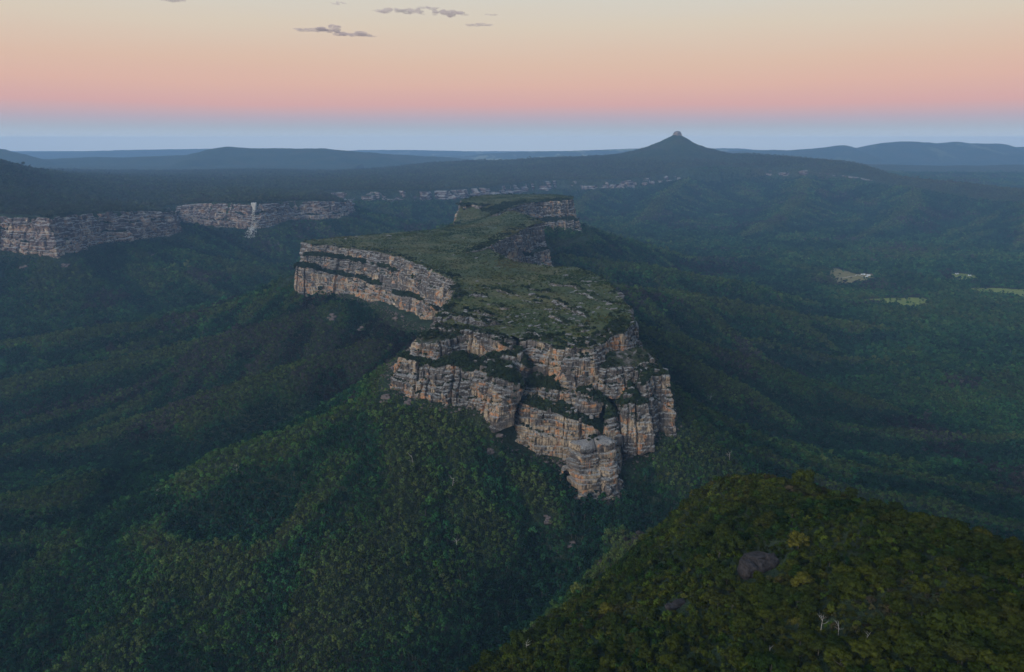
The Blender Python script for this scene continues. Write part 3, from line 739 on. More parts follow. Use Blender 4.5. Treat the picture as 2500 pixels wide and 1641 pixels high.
# second and third blocks behind
B2 = [(1165, 614, 460, 622), (1192, 602, 461, 614), (1215, 591, 462, 622), (1242, 580, 462, 632), (1275, 563, 462, 637), (1302, 550, 463, 643), (1329, 545, 464, 643), (1340, 543, 465, 634)]
B2b = [(1228, 628, 400, 640), (1262, 626, 398, 645), (1300, 622, 398, 650), (1335, 610, 398, 645), (1346, 605, 400, 640)]
B3L = [(1116, 497, 474, 530), (1128, 502, 474, 538), (1150, 500, 475, 538), (1172, 504, 473, 537), (1188, 502, 475, 535)]
B3R = [(1215, 520, 474, 532), (1235, 512, 476, 533), (1286, 496, 478, 536), (1340, 491, 479, 537), (1395, 488, 479, 533), (1405, 486, 480, 531)]
B3b = [(1300, 545, 420, 556), (1336, 540, 420, 562), (1380, 538, 420, 566), (1414, 538, 420, 568), (1424, 535, 421, 566)]
B4 = [(1088, 572, 446, 582), (1096, 562, 452, 580), (1115, 556, 453, 572), (1150, 552, 454, 564)]
cliff(pts=B2, ds=2.4, dz=2.0, seed=31, cap=30, cap_slope=0.02, shrubs=0.6, joint=(6, 18), fresh=0.2, beds=14, **kw)
cliff(pts=B2b, ds=2.4, dz=2.0, seed=32, cap=20, cap_slope=0.3, shrubs=1.6, fresh=0.3, **kw)
cliff(pts=B3L, ds=3, dz=2.4, seed=33, cap=50, cap_slope=0.02, shrubs=0.8, **kw)
cliff(pts=B3R, ds=3, dz=2.4, seed=34, cap=60, cap_slope=0.03, shrubs=0.8, fresh=0.35, **kw)
cliff(pts=B3b, ds=3, dz=2.4, seed=35, cap=40, cap_slope=0.2, shrubs=1.4, **kw)
B4 = [(-205, 2120, 452, 428), (-192, 2050, 452, 426), (-172, 2012, 452, 430), (-120, 2018, 453, 440)]
cliff(pts=B4, world=True, ds=3, dz=2.4, seed=36, cap=30, cap_slope=0.02, shrubs=0.8, **kw)
# sides turned away from the photograph
EAST = [(178, 1020, 450, 340), (186, 1120, 450, 345), (182, 1300, 450, 345), (160, 1425, 450, 345), (135, 1475, 450, 345), (60, 1500, 450, 360), (10, 1540, 450, 380), (-30, 1640, 455, 400)]
BACKW = [(240, 2860, 478, 360), (255, 3000, 478, 360), (170, 3130, 478, 365), (-120, 3120, 476, 375), (-200, 2900, 475, 380), (-190, 2700, 474, 390), (-200, 2620, 440, 385), (-205, 2400, 432, 385), (-215, 2120, 450, 380), (-300, 2060, 452, 370), (-450, 1960, 450, 360), (-540, 1880, 450, 352), (-510, 1815, 450, 350)]
MIDE = [(100, 2185, 464, 350), (70, 2280, 468, 360), (20, 2400, 472, 370), (-20, 2450, 474, 380)]
cliff(pts=EAST, world=True, ds=4, dz=3, seed=41, joint=(40, 80), cap=14, cap_slope=0.0, shrubs=0.3, **kw)
cliff(pts=BACKW, world=True, ds=5, dz=4, seed=42, cap=14, cap_slope=0.0, shrubs=0.2, joint=(60, 120), **kw)
cliff(pts=MIDE, world=True, ds=4, dz=3, seed=43, joint=(50, 90), cap=14, cap_slope=0.0, shrubs=0.3, **kw)

# top of the mesa
def xyz(L): return [tuple(at_z(p[0], p[1], p[2])) for p in L]
RIM = xyz(W1) + xyz(W4[1:]) + xyz(T0[1:]) + xyz(T1R[:-1]) + [(p[0], p[1], p[2]) for p in EAST] + xyz(B2[1:]) + [(p[0], p[1], p[2]) for p in MIDE] + xyz(B3R) + [(p[0], p[1], p[2]) for p in BACKW]
RIM = np.array(RIM)
extra = [at_z(1250, 800, 441), at_z(1330, 790, 443), at_z(1250, 740, 447), at_z(1200, 760, 441), at_z(1150, 775, 441), at_z(1350, 720, 450), at_z(1250, 690, 450), at_z(1300, 660, 452), at_z(1150, 650, 451), at_z(1100, 620, 453), at_z(950, 600, 452),
         at_z(1150, 590, 456), at_z(1130, 570, 456), at_z(1200, 560, 460), at_z(1260, 545, 463), at_z(1180, 545, 446), at_z(1150, 545, 432), at_z(1120, 548, 430), at_z(1205, 525, 462), at_z(1160, 498, 476), at_z(1302, 484, 481), at_z(1230, 495, 478)]
TOPP = np.vstack([RIM, np.array(extra)])
T_MESA = TPS(TOPP[:, :2] / 500, TOPP[:, 2], 3e-2)
def mesa_top(x, y):
    z = T_MESA(np.c_[x, y] / 500)
    z = np.clip(z, 425, 484)
    g = fbm(x / 46, y / 60, oct=4, seed=91)
    # low rock steps across the front of the plateau
    stp = (z + 5.0 * g + 0.018 * (x + 0.6 * y)) / 3.2
    fr_ = stp - np.floor(stp)
    step = (np.floor(stp) + np.clip((fr_ - 0.35) / 0.3, 0, 1) - stp) * 2.6
    w = np.clip((1380 - y) / 200, 0, 1)
    return z + 2.0 * g + step * w + 0.5 * fbm(x / 7, y / 7, oct=2, seed=92)
gx = np.arange(-620, 330, 3.0); gy = np.concatenate([np.arange(890, 1700, 3.0), np.arange(1700, 3240, 5.0)])
MX, MY = np.meshgrid(gx, gy)
ins = inside(MX, MY, RIM[:, :2])
d, _, _ = poly_dist(MX.ravel(), MY.ravel(), np.vstack([RIM[:, :2], RIM[:1, :2]]))
d = d.reshape(MX.shape)
keep = ins & (d > 5)
MZ = np.zeros(MX.shape)
MZ[keep] = mesa_top(MX[keep], MY[keep])
F = grid_faces(*MX.shape)
F = F[keep.ravel()[F].all(1)]
used, inv = np.unique(F, return_inverse=True)
top = link('plateau_top', mesh_from('plateau_top', np.c_[MX.ravel(), MY.ravel(), MZ.ravel()][used], inv.reshape(F.shape), [HEATH], smooth=True), mesa)

for k, L in enumerate([[(1110, 776), (1160, 768), (1215, 778), (1255, 791)], [(1180, 705), (1215, 711), (1260, 729), (1305, 747)], [(1300, 728), (1350, 742), (1400, 766), (1445, 773)],
                       [(1160, 735), (1200, 741), (1230, 753)], [(1265, 699), (1300, 711), (1335, 722)], [(1400, 719), (1450, 735), (1495, 748)], [(1120, 716), (1160, 722), (1195, 727)], [(1330, 770), (1380, 786), (1430, 795)], [(1120, 752), (1165, 755), (1200, 762)], [(1340, 700), (1390, 708), (1430, 716)], [(1057, 764), (1090, 768), (1130, 776), (1175, 784), (1210, 794)], [(1060, 772), (1095, 777), (1140, 785), (1180, 793)], [(1275, 806), (1330, 810), (1390, 808), (1450, 800)]]):
    Q = []
    L = [((1 - t) * L[i][0] + t * L[i + 1][0], (1 - t) * L[i][1] + t * L[i + 1][1]) for i in range(len(L) - 1) for t in (0, 0.33, 0.67)] + L[-1:]
    for a, b_ in L:
        q = at_z(a, b_, 447); q[:2] += RNG.normal(0, 3.5, 2); zz = float(mesa_top(np.array([q[0]]), np.array([q[1]]))[0]); Q.append((q[0], q[1], zz + RNG.uniform(-0.5, 5.5) + (5.0 if k in (10, 11) else 0), zz - (12.0 if k in (10, 11) else 3.0)))
    cliff(mesa, Q, world=True, ds=1.2, dz=0.9, seed=70 + k, cap=9, cap_slope=-0.18, joint=(4, 11), amp=0.75, rough=0.8, taper=6, shrubs=0.8, ext=3, cave=0.2, fresh=-0.2, beds=2.2)
# escarpment of the high country, to the left and far behind
esc = link('escarpment', None)
tag(esc, 'long purple-grey sandstone escarpment across the valley behind the mesa', 'escarpment', kind='structure')
def esc_strip(L, f0, f1, step, seed, **k):
    """tier between the fractions f0 and f1 of the cliff height, set back by step"""
    Q = []
    for p in L:
        q = at_y(p[0], p[1], p[2] + step)
        z0 = at_y(p[0], p[1], p[2])[2]
        Q.append((q[0], q[1], z0 + p[3] * (1 - f0), z0 + p[3] * (1 - f1)))
    return cliff(esc, Q, world=True, seed=seed, mat_=ROCK_FAR, capmat=GROUND, **k)
A1 = dict(ds=4.0, dz=2.6, joint=(14, 50), amp=1.1, taper=25, beds=9)
esc_strip(P1, 0.0, 0.36, 26, 51, cap=130, cap_slope=0.02, shrubs=0.1, fresh=0.25, **A1)
esc_strip(P1, 0.34, 0.62, 12, 52, cap=30, cap_slope=0.1, shrubs=0.5, fresh=0.2, **A1)
esc_strip(P1, 0.66, 1.0, -6, 53, cap=36, cap_slope=0.1, shrubs=0.7, fresh=0.6, cave=1.6, **A1)
esc_strip(P1[-1:] + P1b + P2[:1], 0.0, 1.0, 6, 54, cap=80, cap_slope=0.02, shrubs=0.1, **A1)
A2 = dict(ds=5.0, dz=3.0, joint=(18, 60), amp=1.3, taper=30, beds=9)
esc_strip(P2, 0.0, 0.45, 30, 55, cap=150, cap_slope=0.03, shrubs=0.1, fresh=0.25, **A2)
esc_strip(P2, 0.42, 0.75, 12, 56, cap=40, cap_slope=0.1, shrubs=0.3, fresh=0.35, **A2)
esc_strip(P2, 0.78, 1.0, -6, 57, cap=36, cap_slope=0.1, shrubs=0.3, fresh=0.45, **A2)
esc_strip(P2[-1:] + P3 + P4[:1], 0.0, 1.0, 6, 58, cap=80, cap_slope=0.02, shrubs=0, ds=10, dz=6, joint=(40, 90), amp=3, taper=30)
A3 = dict(ds=9.0, dz=5.0, joint=(40, 120), amp=3.5, taper=60, shrubs=0, beds=11)
esc_strip(P4, 0.0, 0.45, 40, 59, cap=120, cap_slope=0.08, fresh=-0.4, **A3)
esc_strip(P4, 0.52, 1.0, 0, 60, cap=46, cap_slope=0.12, fresh=-0.15, **A3)
# rock knob on the conical peak
pk = at_y(1650, 366, 7500)
peak = link('summit_knob', None)
tag(peak, 'blunt rock knob capping the dark conical peak on the far ridge', 'rock knob', kind='structure')
zk = 748
ring = [(pk[0] + 41 * cos(a), pk[1] + 41 * sin(a), 780 + 2 * sin(2 * a), 742) for a in np.linspace(pi, 3 * pi, 13)]
cliff(peak, ring, world=True, closed=True, ds=4, dz=3, seed=61, cap=38, cap_slope=0.20, shrubs=0, joint=(15, 35), amp=1.0, mat_=ROCK_FAR, capmat=ROCK_FAR, taper=0)

# each buttress a part of its tier; past 300 the smallest are joined
for root in (mesa, esc, peak):
    L = sorted([q for q in BUTT if q[0] is root], key=lambda q: -q[6])
    for (_, led, VV, F_, m_, fr_, _s) in L[:300]:
        link('buttress', mesh_from('buttress', VV, F_, [m_], {'fresh': ('FLOAT', fr_)}), led)
    if L[300:]:
        VV, FF, AA, nv = [], [], [], 0
        for q in L[300:]:
            VV.append(q[2]); FF.append(q[3] + nv); AA.append(q[5]); nv += len(q[2])
        o = link('small_buttresses', mesh_from('small_buttresses', np.vstack(VV), np.vstack(FF), [L[300][4]], {'fresh': ('FLOAT', np.concatenate(AA))}), root)
        o['kind'] = 'stuff'
# ------------------------------------------------------------------ vegetation: shapes
def ico():
    t = (1 + 5 ** 0.5) / 2
    v = np.array([(-1, t, 0), (1, t, 0), (-1, -t, 0), (1, -t, 0), (0, -1, t), (0, 1, t), (0, -1, -t), (0, 1, -t), (t, 0, -1), (t, 0, 1), (-t, 0, -1), (-t, 0, 1)], float)
    v /= np.linalg.norm(v[0])
    f = np.array([(0, 11, 5), (0, 5, 1), (0, 1, 7), (0, 7, 10), (0, 10, 11), (1, 5, 9), (5, 11, 4), (11, 10, 2), (10, 7, 6), (7, 1, 8), (3, 9, 4), (3, 4, 2), (3, 2, 6), (3, 6, 8), (3, 8, 9), (4, 9, 5), (2, 4, 11), (6, 2, 10), (8, 6, 7), (9, 8, 1)])
    return v, f
ICO_V, ICO_F = ico()
def ico2():
    v = list(map(tuple, ICO_V)); f = []; cache = {}
    def mid(a, b):
        k = (min(a, b), max(a, b))
        if k not in cache:
            p = (np.array(v[a]) + np.array(v[b])); p /= np.linalg.norm(p); v.append(tuple(p)); cache[k] = len(v) - 1
        return cache[k]
    for a, b, c in ICO_F:
        x, y, z = mid(a, b), mid(b, c), mid(c, a)
        f += [(a, x, z), (b, y, x), (c, z, y), (x, y, z)]
    return np.array(v), np.array(f)
ICO2_V, ICO2_F = ico2()

def crown_arrays(rg, R, H, base, nclump, nleaf, leaf, flat=0.6, core=0.80, droop=0.0):
    """a crown of leaf clumps: small tilted leaf sprays around dense cores"""
    V, F = [], []; nv = 0
    for c in range(nclump):
        a = rg.uniform(0, 2 * pi); q = math.sqrt(rg.random())
        r = R * 0.74 * q
        top = base + H * (0.45 + 0.55 * math.sqrt(max(0.0, 1 - (q * 0.92) ** 2)))
        z = top - H * 0.16 - (rg.random() ** 1.6) * H * 0.62 * (0.3 + 0.7 * q)
        ce = np.array([r * cos(a), r * sin(a), z])
        rc = R * rg.uniform(0.20, 0.36)
        sc = np.array([rc, rc, rc * rg.uniform(flat, flat + 0.25)])
        iv = ICO_V * sc * core * (1 + rg.normal(0, 0.12, (12, 1))) + ce
        V.append(iv); F.append(ICO_F + nv); nv += 12
        d = rg.normal(0, 1, (nleaf, 3)); d[:, 2] += 0.35; d /= np.linalg.norm(d, axis=1)[:, None]
        p = ce + d * sc * rg.uniform(0.86, 1.10, (nleaf, 1))
        nrm = d + rg.normal(0, 0.55, d.shape); nrm /= np.linalg.norm(nrm, axis=1)[:, None]
        t = np.cross(nrm, rg.normal(0, 1, d.shape)); t /= np.linalg.norm(t, axis=1)[:, None] + 1e-9
        u = np.cross(nrm, t)
        sz = leaf * rg.uniform(0.6, 1.3, (nleaf, 1))
        quad = np.stack([p - t * sz, p - u * sz * 0.55, p + t * sz, p + u * sz * 0.55], 1)
        V.append(quad.reshape(-1, 3))
        k = nv + np.arange(nleaf)[:, None] * 4
        F.append(np.concatenate([k + [0, 1, 2], k + [0, 2, 3]], 0)); nv += nleaf * 4
    return np.vstack(V), np.vstack(F)
def tube_arrays(path, rad, sides=5):
    path = np.asarray(path, float); n = len(path); V = []
    for i in range(n):
        d = path[min(i + 1, n - 1)] - path[max(i - 1, 0)]; d /= np.linalg.norm(d) + 1e-9
        a = np.cross(d, (0.31, 0.9, 0.2)); a /= np.linalg.norm(a); b_ = np.cross(d, a)
        th = np.arange(sides) * 2 * pi / sides
        V.append(path[i] + rad[i] * (np.cos(th)[:, None] * a + np.sin(th)[:, None] * b_))
    F = []
    for i in range(n - 1):
        for j in range(sides):
            k = (j + 1) % sides
            F += [(i * sides + j, i * sides + k, (i + 1) * sides + k), (i * sides + j, (i + 1) * sides + k, (i + 1) * sides + j)]
    return np.vstack(V), np.array(F)
def join(parts):
    V, F, n = [], [], 0
    for v, f in parts:
        V.append(v); F.append(f + n); n += len(v)
    return np.vstack(V), np.vstack(F)
def trunk_arrays(rg, h, r, limbs=3, spread=2.0, sides=5):
    lean = rg.normal(0, 0.06, 2)
    p = [(lean[0] * h * t * t, lean[1] * h * t * t, h * t) for t in (0, 0.35, 0.7, 1.0)]
    out = [tube_arrays(p, [r * 1.25, r, r * 0.75, r * 0.4], sides)]
    for i in range(limbs):
        t = rg.uniform(0.35, 0.7); a = rg.uniform(0, 2 * pi); b0 = np.array([lean[0] * h * t * t, lean[1] * h * t * t, h * t])
        e = b0 + np.array([cos(a) * spread, sin(a) * spread, h * rg.uniform(0.25, 0.42)])
        m_ = (b0 + e) / 2 + np.array([cos(a), sin(a), -0.3]) * spread * 0.15
        out.append(tube_arrays([b0, m_, e], [r * 0.55, r * 0.4, r * 0.18], max(4, sides - 1)))
    return join(out)

def stock(name, meshes):
    c = bpy.data.collections.new(name)
    for i, me in enumerate(meshes):
        c.objects.link(bpy.data.objects.new('%s_%02d' % (name, i), me))
    return c
def tree_mesh(rg, R, H, base, nclump, nleaf, leaf, mats, trunk=None, **k):
    V, F = crown_arrays(rg, R, H, base, nclump, nleaf, leaf, **k)
    nf = len(F)
    if trunk:
        v, f = trunk_arrays(rg, base + H * 0.5, trunk, 2, R * 0.35, 4)
        F = np.vstack([F, f + len(V)]); V = np.vstack([V, v])
    me = mesh_from('tree', V, F, mats)
    mi = np.zeros(len(F), np.int32); mi[nf:] = min(1, len(mats) - 1)
    me.polygons.foreach_set('material_index', mi)
    return me
rg = np.random.default_rng(5)
C_TREE = stock('forest_stock', [tree_mesh(rg, rg.uniform(4.4, 5.6), rg.uniform(7.5, 11), rg.uniform(5, 8), int(rg.integers(10, 15)), 16, 0.85, [LEAF, BARK], 0.22) for _ in range(8)])
C_FAR = stock('far_forest_stock', [tree_mesh(rg, rg.uniform(5, 6), rg.uniform(8, 11), 6, 8, 7, 1.4, [LEAF, BARK]) for _ in range(6)])
C_SHRUB = stock('shrub_stock', [tree_mesh(rg, rg.uniform(2.4, 3.2), rg.uniform(2.6, 4.0), 0.4, int(rg.integers(9, 13)), 34, 0.42, [LEAF, BARK], 0.10) for _ in range(8)])
C_HEATH = stock('heath_stock', [tree_mesh(rg, rg.uniform(1.2, 1.7), rg.uniform(0.9, 1.5), 0.0, 5, 9, 0.42, [LEAF]) for _ in range(6)])

def scatter(name, coll, pts, scl, tint, seed):
    """one object of many plants: a point for each, instanced by geometry nodes"""
    r = np.random.default_rng(seed); n = len(pts); k = len(coll.objects)
    me = bpy.data.meshes.new(name)
    me.vertices.add(n); me.vertices.foreach_set('co', np.ascontiguousarray(pts, np.float32).ravel())
    a = me.attributes.new('variant', 'INT', 'POINT'); a.data.foreach_set('value', r.integers(0, k, n).astype(np.int32))
    rot = np.c_[r.normal(0, 0.08, n), r.normal(0, 0.08, n), r.uniform(0, 2 * pi, n)].astype(np.float32)
    a = me.attributes.new('turn', 'FLOAT_VECTOR', 'POINT'); a.data.foreach_set('vector', rot.ravel())
    sc = np.c_[scl * r.uniform(0.9, 1.1, n), scl * r.uniform(0.9, 1.1, n), scl * r.uniform(0.85, 1.2, n)].astype(np.float32)
    a = me.attributes.new('size', 'FLOAT_VECTOR', 'POINT'); a.data.foreach_set('vector', sc.ravel())
    a = me.attributes.new('tint', 'FLOAT_COLOR', 'POINT'); a.data.foreach_set('color', np.c_[tint, np.ones(n)].astype(np.float32).ravel())
    ng = bpy.data.node_groups.new(name + '_nodes', 'GeometryNodeTree')
    ng.interface.new_socket('Geometry', in_out='INPUT', socket_type='NodeSocketGeometry')
    ng.interface.new_socket('Geometry', in_out='OUTPUT', socket_type='NodeSocketGeometry')
    gi, go = ng.nodes.new('NodeGroupInput'), ng.nodes.new('NodeGroupOutput')
    iop = ng.nodes.new('GeometryNodeInstanceOnPoints')
    ci = ng.nodes.new('GeometryNodeCollectionInfo'); ci.inputs['Collection'].default_value = coll
    ci.inputs['Separate Children'].default_value = True; ci.inputs['Reset Children'].default_value = True
    iop.inputs['Pick Instance'].default_value = True
    def na(nm, ty):
        x = ng.nodes.new('GeometryNodeInputNamedAttribute'); x.data_type = ty; x.inputs['Name'].default_value = nm
        return [o for o in x.outputs if o.enabled and o.name == 'Attribute'][0]
    e2r = ng.nodes.new('FunctionNodeEulerToRotation')
    L = ng.links.new
    L(gi.outputs[0], iop.inputs['Points']); L(ci.outputs[0], iop.inputs['Instance'])
    L(na('variant', 'INT'), iop.inputs['Instance Index'])
    L(na('turn', 'FLOAT_VECTOR'), e2r.inputs[0]); L(e2r.outputs[0], iop.inputs['Rotation'])
    L(na('size', 'FLOAT_VECTOR'), iop.inputs['Scale']); L(iop.outputs[0], go.inputs[0])
    o = link(name, me)
    md = o.modifiers.new('plants', 'NODES'); md.node_group = ng
    return o

def pal(n_, stops, jit, r):
    """colours along a ramp, each a little off"""
    t = np.clip(n_, 0, 1.15); xs = [p for p, _ in stops]
    C = np.stack([np.interp(t, xs, [c[k] for _, c in stops]) for k in range(3)], -1)
    return C * (1 + r.normal(0, jit, (len(C), 1))).clip(0.45, 1.8) * (1 + r.normal(0, jit * 0.22, C.shape)).clip(0.7, 1.35)

# ------------------------------------------------------------------ fields, houses: cleared ground in the right-hand valley
def px_poly(L): return np.array([ground_at(*p)[:2] for p in L])
FIELDS = [
    ('triangular pale brown paddock beside the white-roofed farm buildings', [(2022, 664), (2040, 655), (2070, 664), (2092, 671), (2128, 669), (2132, 684), (2105, 692), (2075, 697), (2045, 697), (2030, 682)], GRASS),
    ('pale yellow-green meadow in the middle of the right-hand valley', [(2168, 729), (2210, 728), (2252, 728), (2272, 736), (2255, 750), (2225, 757), (2205, 752), (2160, 744), (2100, 738), (2095, 733)], MEADOW),
    ('small pale clearing near the right edge with two sheds', [(2320, 670), (2345, 668), (2375, 672), (2390, 686), (2350, 689), (2318, 686)], MEADOW),
    ('long thin pale meadow running out at the right edge', [(2355, 705), (2420, 704), (2520, 708), (2520, 732), (2450, 724), (2380, 719)], MEADOW),
]
FIELD_POLYS = []
for lab, L, m_ in FIELDS:
    P = px_poly(L); FIELD_POLYS.append(P)
    x0, y0 = P.min(0); x1, y1 = P.max(0)
    u = np.arange(x0 - 4, x1 + 8, 6.0); v = np.arange(y0 - 4, y1 + 8, 6.0)
    U, Vv = np.meshgrid(u, v); k = inside(U, Vv, P)
    F = grid_faces(*U.shape); F = F[k.ravel()[F].any(1)]
    used, inv = np.unique(F, return_inverse=True)
    pts = np.c_[U.ravel(), Vv.ravel(), hgt(U.ravel(), Vv.ravel()) + 0.8][used]
    o = link('field', mesh_from('field', pts, inv.reshape(F.shape), [m_], smooth=True))
    tag(o, lab, 'field', kind='structure')

# ------------------------------------------------------------------ forest
def jitter_grid(y0, y1, sp, r, half=0.80, xm=160):
    ys = np.arange(y0, y1, sp * 0.87); out = []
    for i, y in enumerate(ys):
        w = half * y + xm
        x = np.arange(-w, w, sp) + (i % 2) * sp * 0.5
        out.append(np.c_[x, np.full(len(x), y)])
    P = np.vstack(out)
    return P + r.uniform(-0.42, 0.42, P.shape) * sp
KNW = lambda x, y: (y < 560) & (np.abs(x - np.interp(y, KN[:, 1], KN[:, 0])) < np.where(x < np.interp(y, KN[:, 1], KN[:, 0]), np.interp(y, [300, 430, 560], [172, 92, 55]), np.interp(y, [400, 470, 560], [420, 190, 60])))
ROCKSPOTS = []     # bare places: x, y, radius
def forest_mask(P, edge=6.0):
    x, y = P[:, 0], P[:, 1]
    im = inside(x, y, MF[:-1, :2]); ir = inside(x, y, RIM[:, :2])
    dR, _, _ = poly_dist(x, y, np.vstack([RIM[:, :2], RIM[:1, :2]]))
    ok = ~ir & ~(im & ((y < 985) | (dR < 14) | ((x < -60) & (y < 1900))))
    ok &= np.hypot(x - pk[0], y - pk[1]) > 330
    for Q in FIELD_POLYS: ok &= ~(inside(x + 9 * fbm(x / 22, y / 22, oct=2, seed=151), y + 14 * fbm(x / 22 + 7, y / 22, oct=2, seed=152), Q) & (RNG.random(len(x)) > 0.05))
    for rx, ry, rr in ROCKSPOTS: ok &= np.hypot(x - rx, y - ry) > rr
    ok &= ~KNW(x, y)
    d, _, _ = poly_dist(x, y, PF[:, :2]); pin = inside(x, y, P_POLY)
    ok &= ~(pin & (d < 34) & (y < 4600))
    return ok
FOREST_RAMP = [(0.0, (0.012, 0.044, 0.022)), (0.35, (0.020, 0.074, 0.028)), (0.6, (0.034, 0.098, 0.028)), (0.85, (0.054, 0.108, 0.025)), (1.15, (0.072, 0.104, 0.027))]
def bare(px, py, r, dz=0.0):
    p = ground_at(px, py, dz=dz); ROCKSPOTS.append((p[0], p[1], r)); return p
# boulders and bare rock: where they lie is kept clear of trees
B_BIG = bare(1853, 1392, 10); B_FLAT = bare(1650, 1484, 7); B_PALE = bare(2323, 1285, 7)
ROCKSPOTS.append((B_BIG[0] - 1, B_BIG[1] - 6, 8)); ROCKSPOTS.append((B_FLAT[0], B_FLAT[1] - 3, 4))
BARE = [(1336, 1268, 9), (810, 778, 16), (880, 806, 12), (1199, 1112, 9), (1400, 1335, 10), (940, 975, 12), (995, 985, 10), (60, 655, 22), (160, 650, 18), (370, 625, 14)]
BAREP = [(bare(a, b_, c_), c_) for a, b_, c_ in BARE]

r = np.random.default_rng(17)
def forest(name, coll, y0, y1, sp, scl, seed, label):
    P = jitter_grid(y0, y1, sp, r)
    P = P[forest_mask(P)]
    x, y = P[:, 0], P[:, 1]
    n_ = 0.5 + 0.75 * fbm(x / 330, y / 330, oct=4, seed=101) + r.normal(0, 0.16, len(x))
    # ridge tops lighter olive, gullies darker blue-green: species colour plus painted-in relief shade
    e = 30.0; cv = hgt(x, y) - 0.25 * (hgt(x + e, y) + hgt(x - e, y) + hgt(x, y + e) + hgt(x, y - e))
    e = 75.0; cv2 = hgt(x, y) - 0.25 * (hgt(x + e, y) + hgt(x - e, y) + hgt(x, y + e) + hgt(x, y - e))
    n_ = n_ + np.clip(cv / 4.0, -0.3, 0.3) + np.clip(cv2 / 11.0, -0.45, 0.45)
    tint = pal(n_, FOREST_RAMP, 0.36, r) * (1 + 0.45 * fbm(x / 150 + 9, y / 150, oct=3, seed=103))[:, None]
    br = fbm(x / 210 + 40, y / 210, oct=4, seed=104) > 0.36               # patches of purple-brown, fire-scorched crowns
    br &= r.random(len(x)) < 0.55
    tint[br] = tint[br].mean(1)[:, None] * np.array([1.0, 0.86, 0.80])
    tint = (0.90 * tint + 0.10 * tint.mean(1)[:, None]) * 0.80
    hp = inside(x, y, P_POLY)                                                # dry, browner woodland on the high country
    tint[hp] = 0.45 * tint[hp] + 0.55 * np.array([0.084, 0.080, 0.064]) * (1 + r.normal(0, 0.2, (int(hp.sum()), 1)))
    dM, _, _ = poly_dist(x, y, MF[:, :2])
    dP, _, _ = poly_dist(x, y, PF[:, :2])
    s_ = np.clip(0.40 + dM / 45, 0.40, 1) * np.clip(0.3 + dP / 120, 0.3, 1) * np.clip((np.hypot(x - pk[0], y - pk[1]) - 200) / 900, 0.4, 1) * scl * r.lognormal(0, 0.23, len(x)) * (1 - 0.25 * np.clip(cv / 5, -0.8, 0.8))
    em = r.random(len(x)) < (0.05 if y1 < 3100 else 0)                                            # tall emergent crowns
    s_ = np.where(em, s_ * 1.35, s_)
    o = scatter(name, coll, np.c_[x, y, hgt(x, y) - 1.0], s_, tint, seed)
    tag(o, label, 'forest', kind='stuff')
    return len(x)
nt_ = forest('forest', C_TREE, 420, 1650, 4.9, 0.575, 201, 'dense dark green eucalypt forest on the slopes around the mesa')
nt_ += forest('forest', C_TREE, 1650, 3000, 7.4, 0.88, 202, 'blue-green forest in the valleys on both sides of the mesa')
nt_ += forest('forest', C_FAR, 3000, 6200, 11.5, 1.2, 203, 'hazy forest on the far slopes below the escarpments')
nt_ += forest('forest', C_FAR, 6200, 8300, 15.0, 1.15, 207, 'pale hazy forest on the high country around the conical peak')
print('trees', nt_)

# shrubs rooted on the ledges
LP = np.vstack(LEDGE_PTS)
LP = LP[LP[:, 1] < 4200]
t_ = pal(0.25 + 0.5 * fbm(LP[:, 0] / 40, LP[:, 1] / 40, oct=3, seed=111) + r.normal(0, .15, len(LP)), [(0, (0.018, 0.030, 0.017)), (0.5, (0.034, 0.046, 0.020)), (1, (0.055, 0.055, 0.026))], 0.22, r)
o = scatter('ledge_shrubs', C_SHRUB, LP[:, :3], LP[:, 3] * np.where(LP[:, 1] > 2200, 1.5, 1.15), t_, 204)
tag(o, 'dark green shrubs rooted along the ledges of the cliffs', 'shrubs', kind='stuff')

# heath on the plateau
k = r.random((150000, 2)); hx = -600 + k[:, 0] * 900; hy = 900 + k[:, 1] * 2280
m_ = inside(hx, hy, RIM[:, :2]); hx, hy = hx[m_], hy[m_]
dr, _, _ = poly_dist(hx, hy, np.vstack([RIM[:, :2], RIM[:1, :2]]))
hn = fbm(hx / 45, hy / 45, oct=4, seed=121)
m_ = (dr > 4) & (r.random(len(hx)) < np.clip(0.5 + 1.1 * hn, 0.10, 1))
hx, hy, hn = hx[m_], hy[m_], hn[m_]
hz = mesa_top(hx, hy)
gul_ = np.clip(0.5 + 1.3 * fbm(hx / 90 + 3, hy / 70, oct=3, seed=123), 0, 1)
t_ = pal(0.5 + 1.0 * fbm(hx / 120, hy / 120, oct=3, seed=122) + r.normal(0, .12, len(hx)), [(0, (0.030, 0.052, 0.020)), (0.5, (0.055, 0.070, 0.022)), (1, (0.088, 0.080, 0.030))], 0.26, r)
o = scatter('heath_shrubs', C_HEATH, np.c_[hx, hy, hz - 0.2], 0.75 + 0.9 * r.random(len(hx)) ** 2 + 0.9 * gul_ ** 2 * (r.random(len(hx)) < 0.5), t_, 205)
tag(o, 'low olive heath covering the flat top of the mesa', 'heath', kind='stuff')

CRAG = []
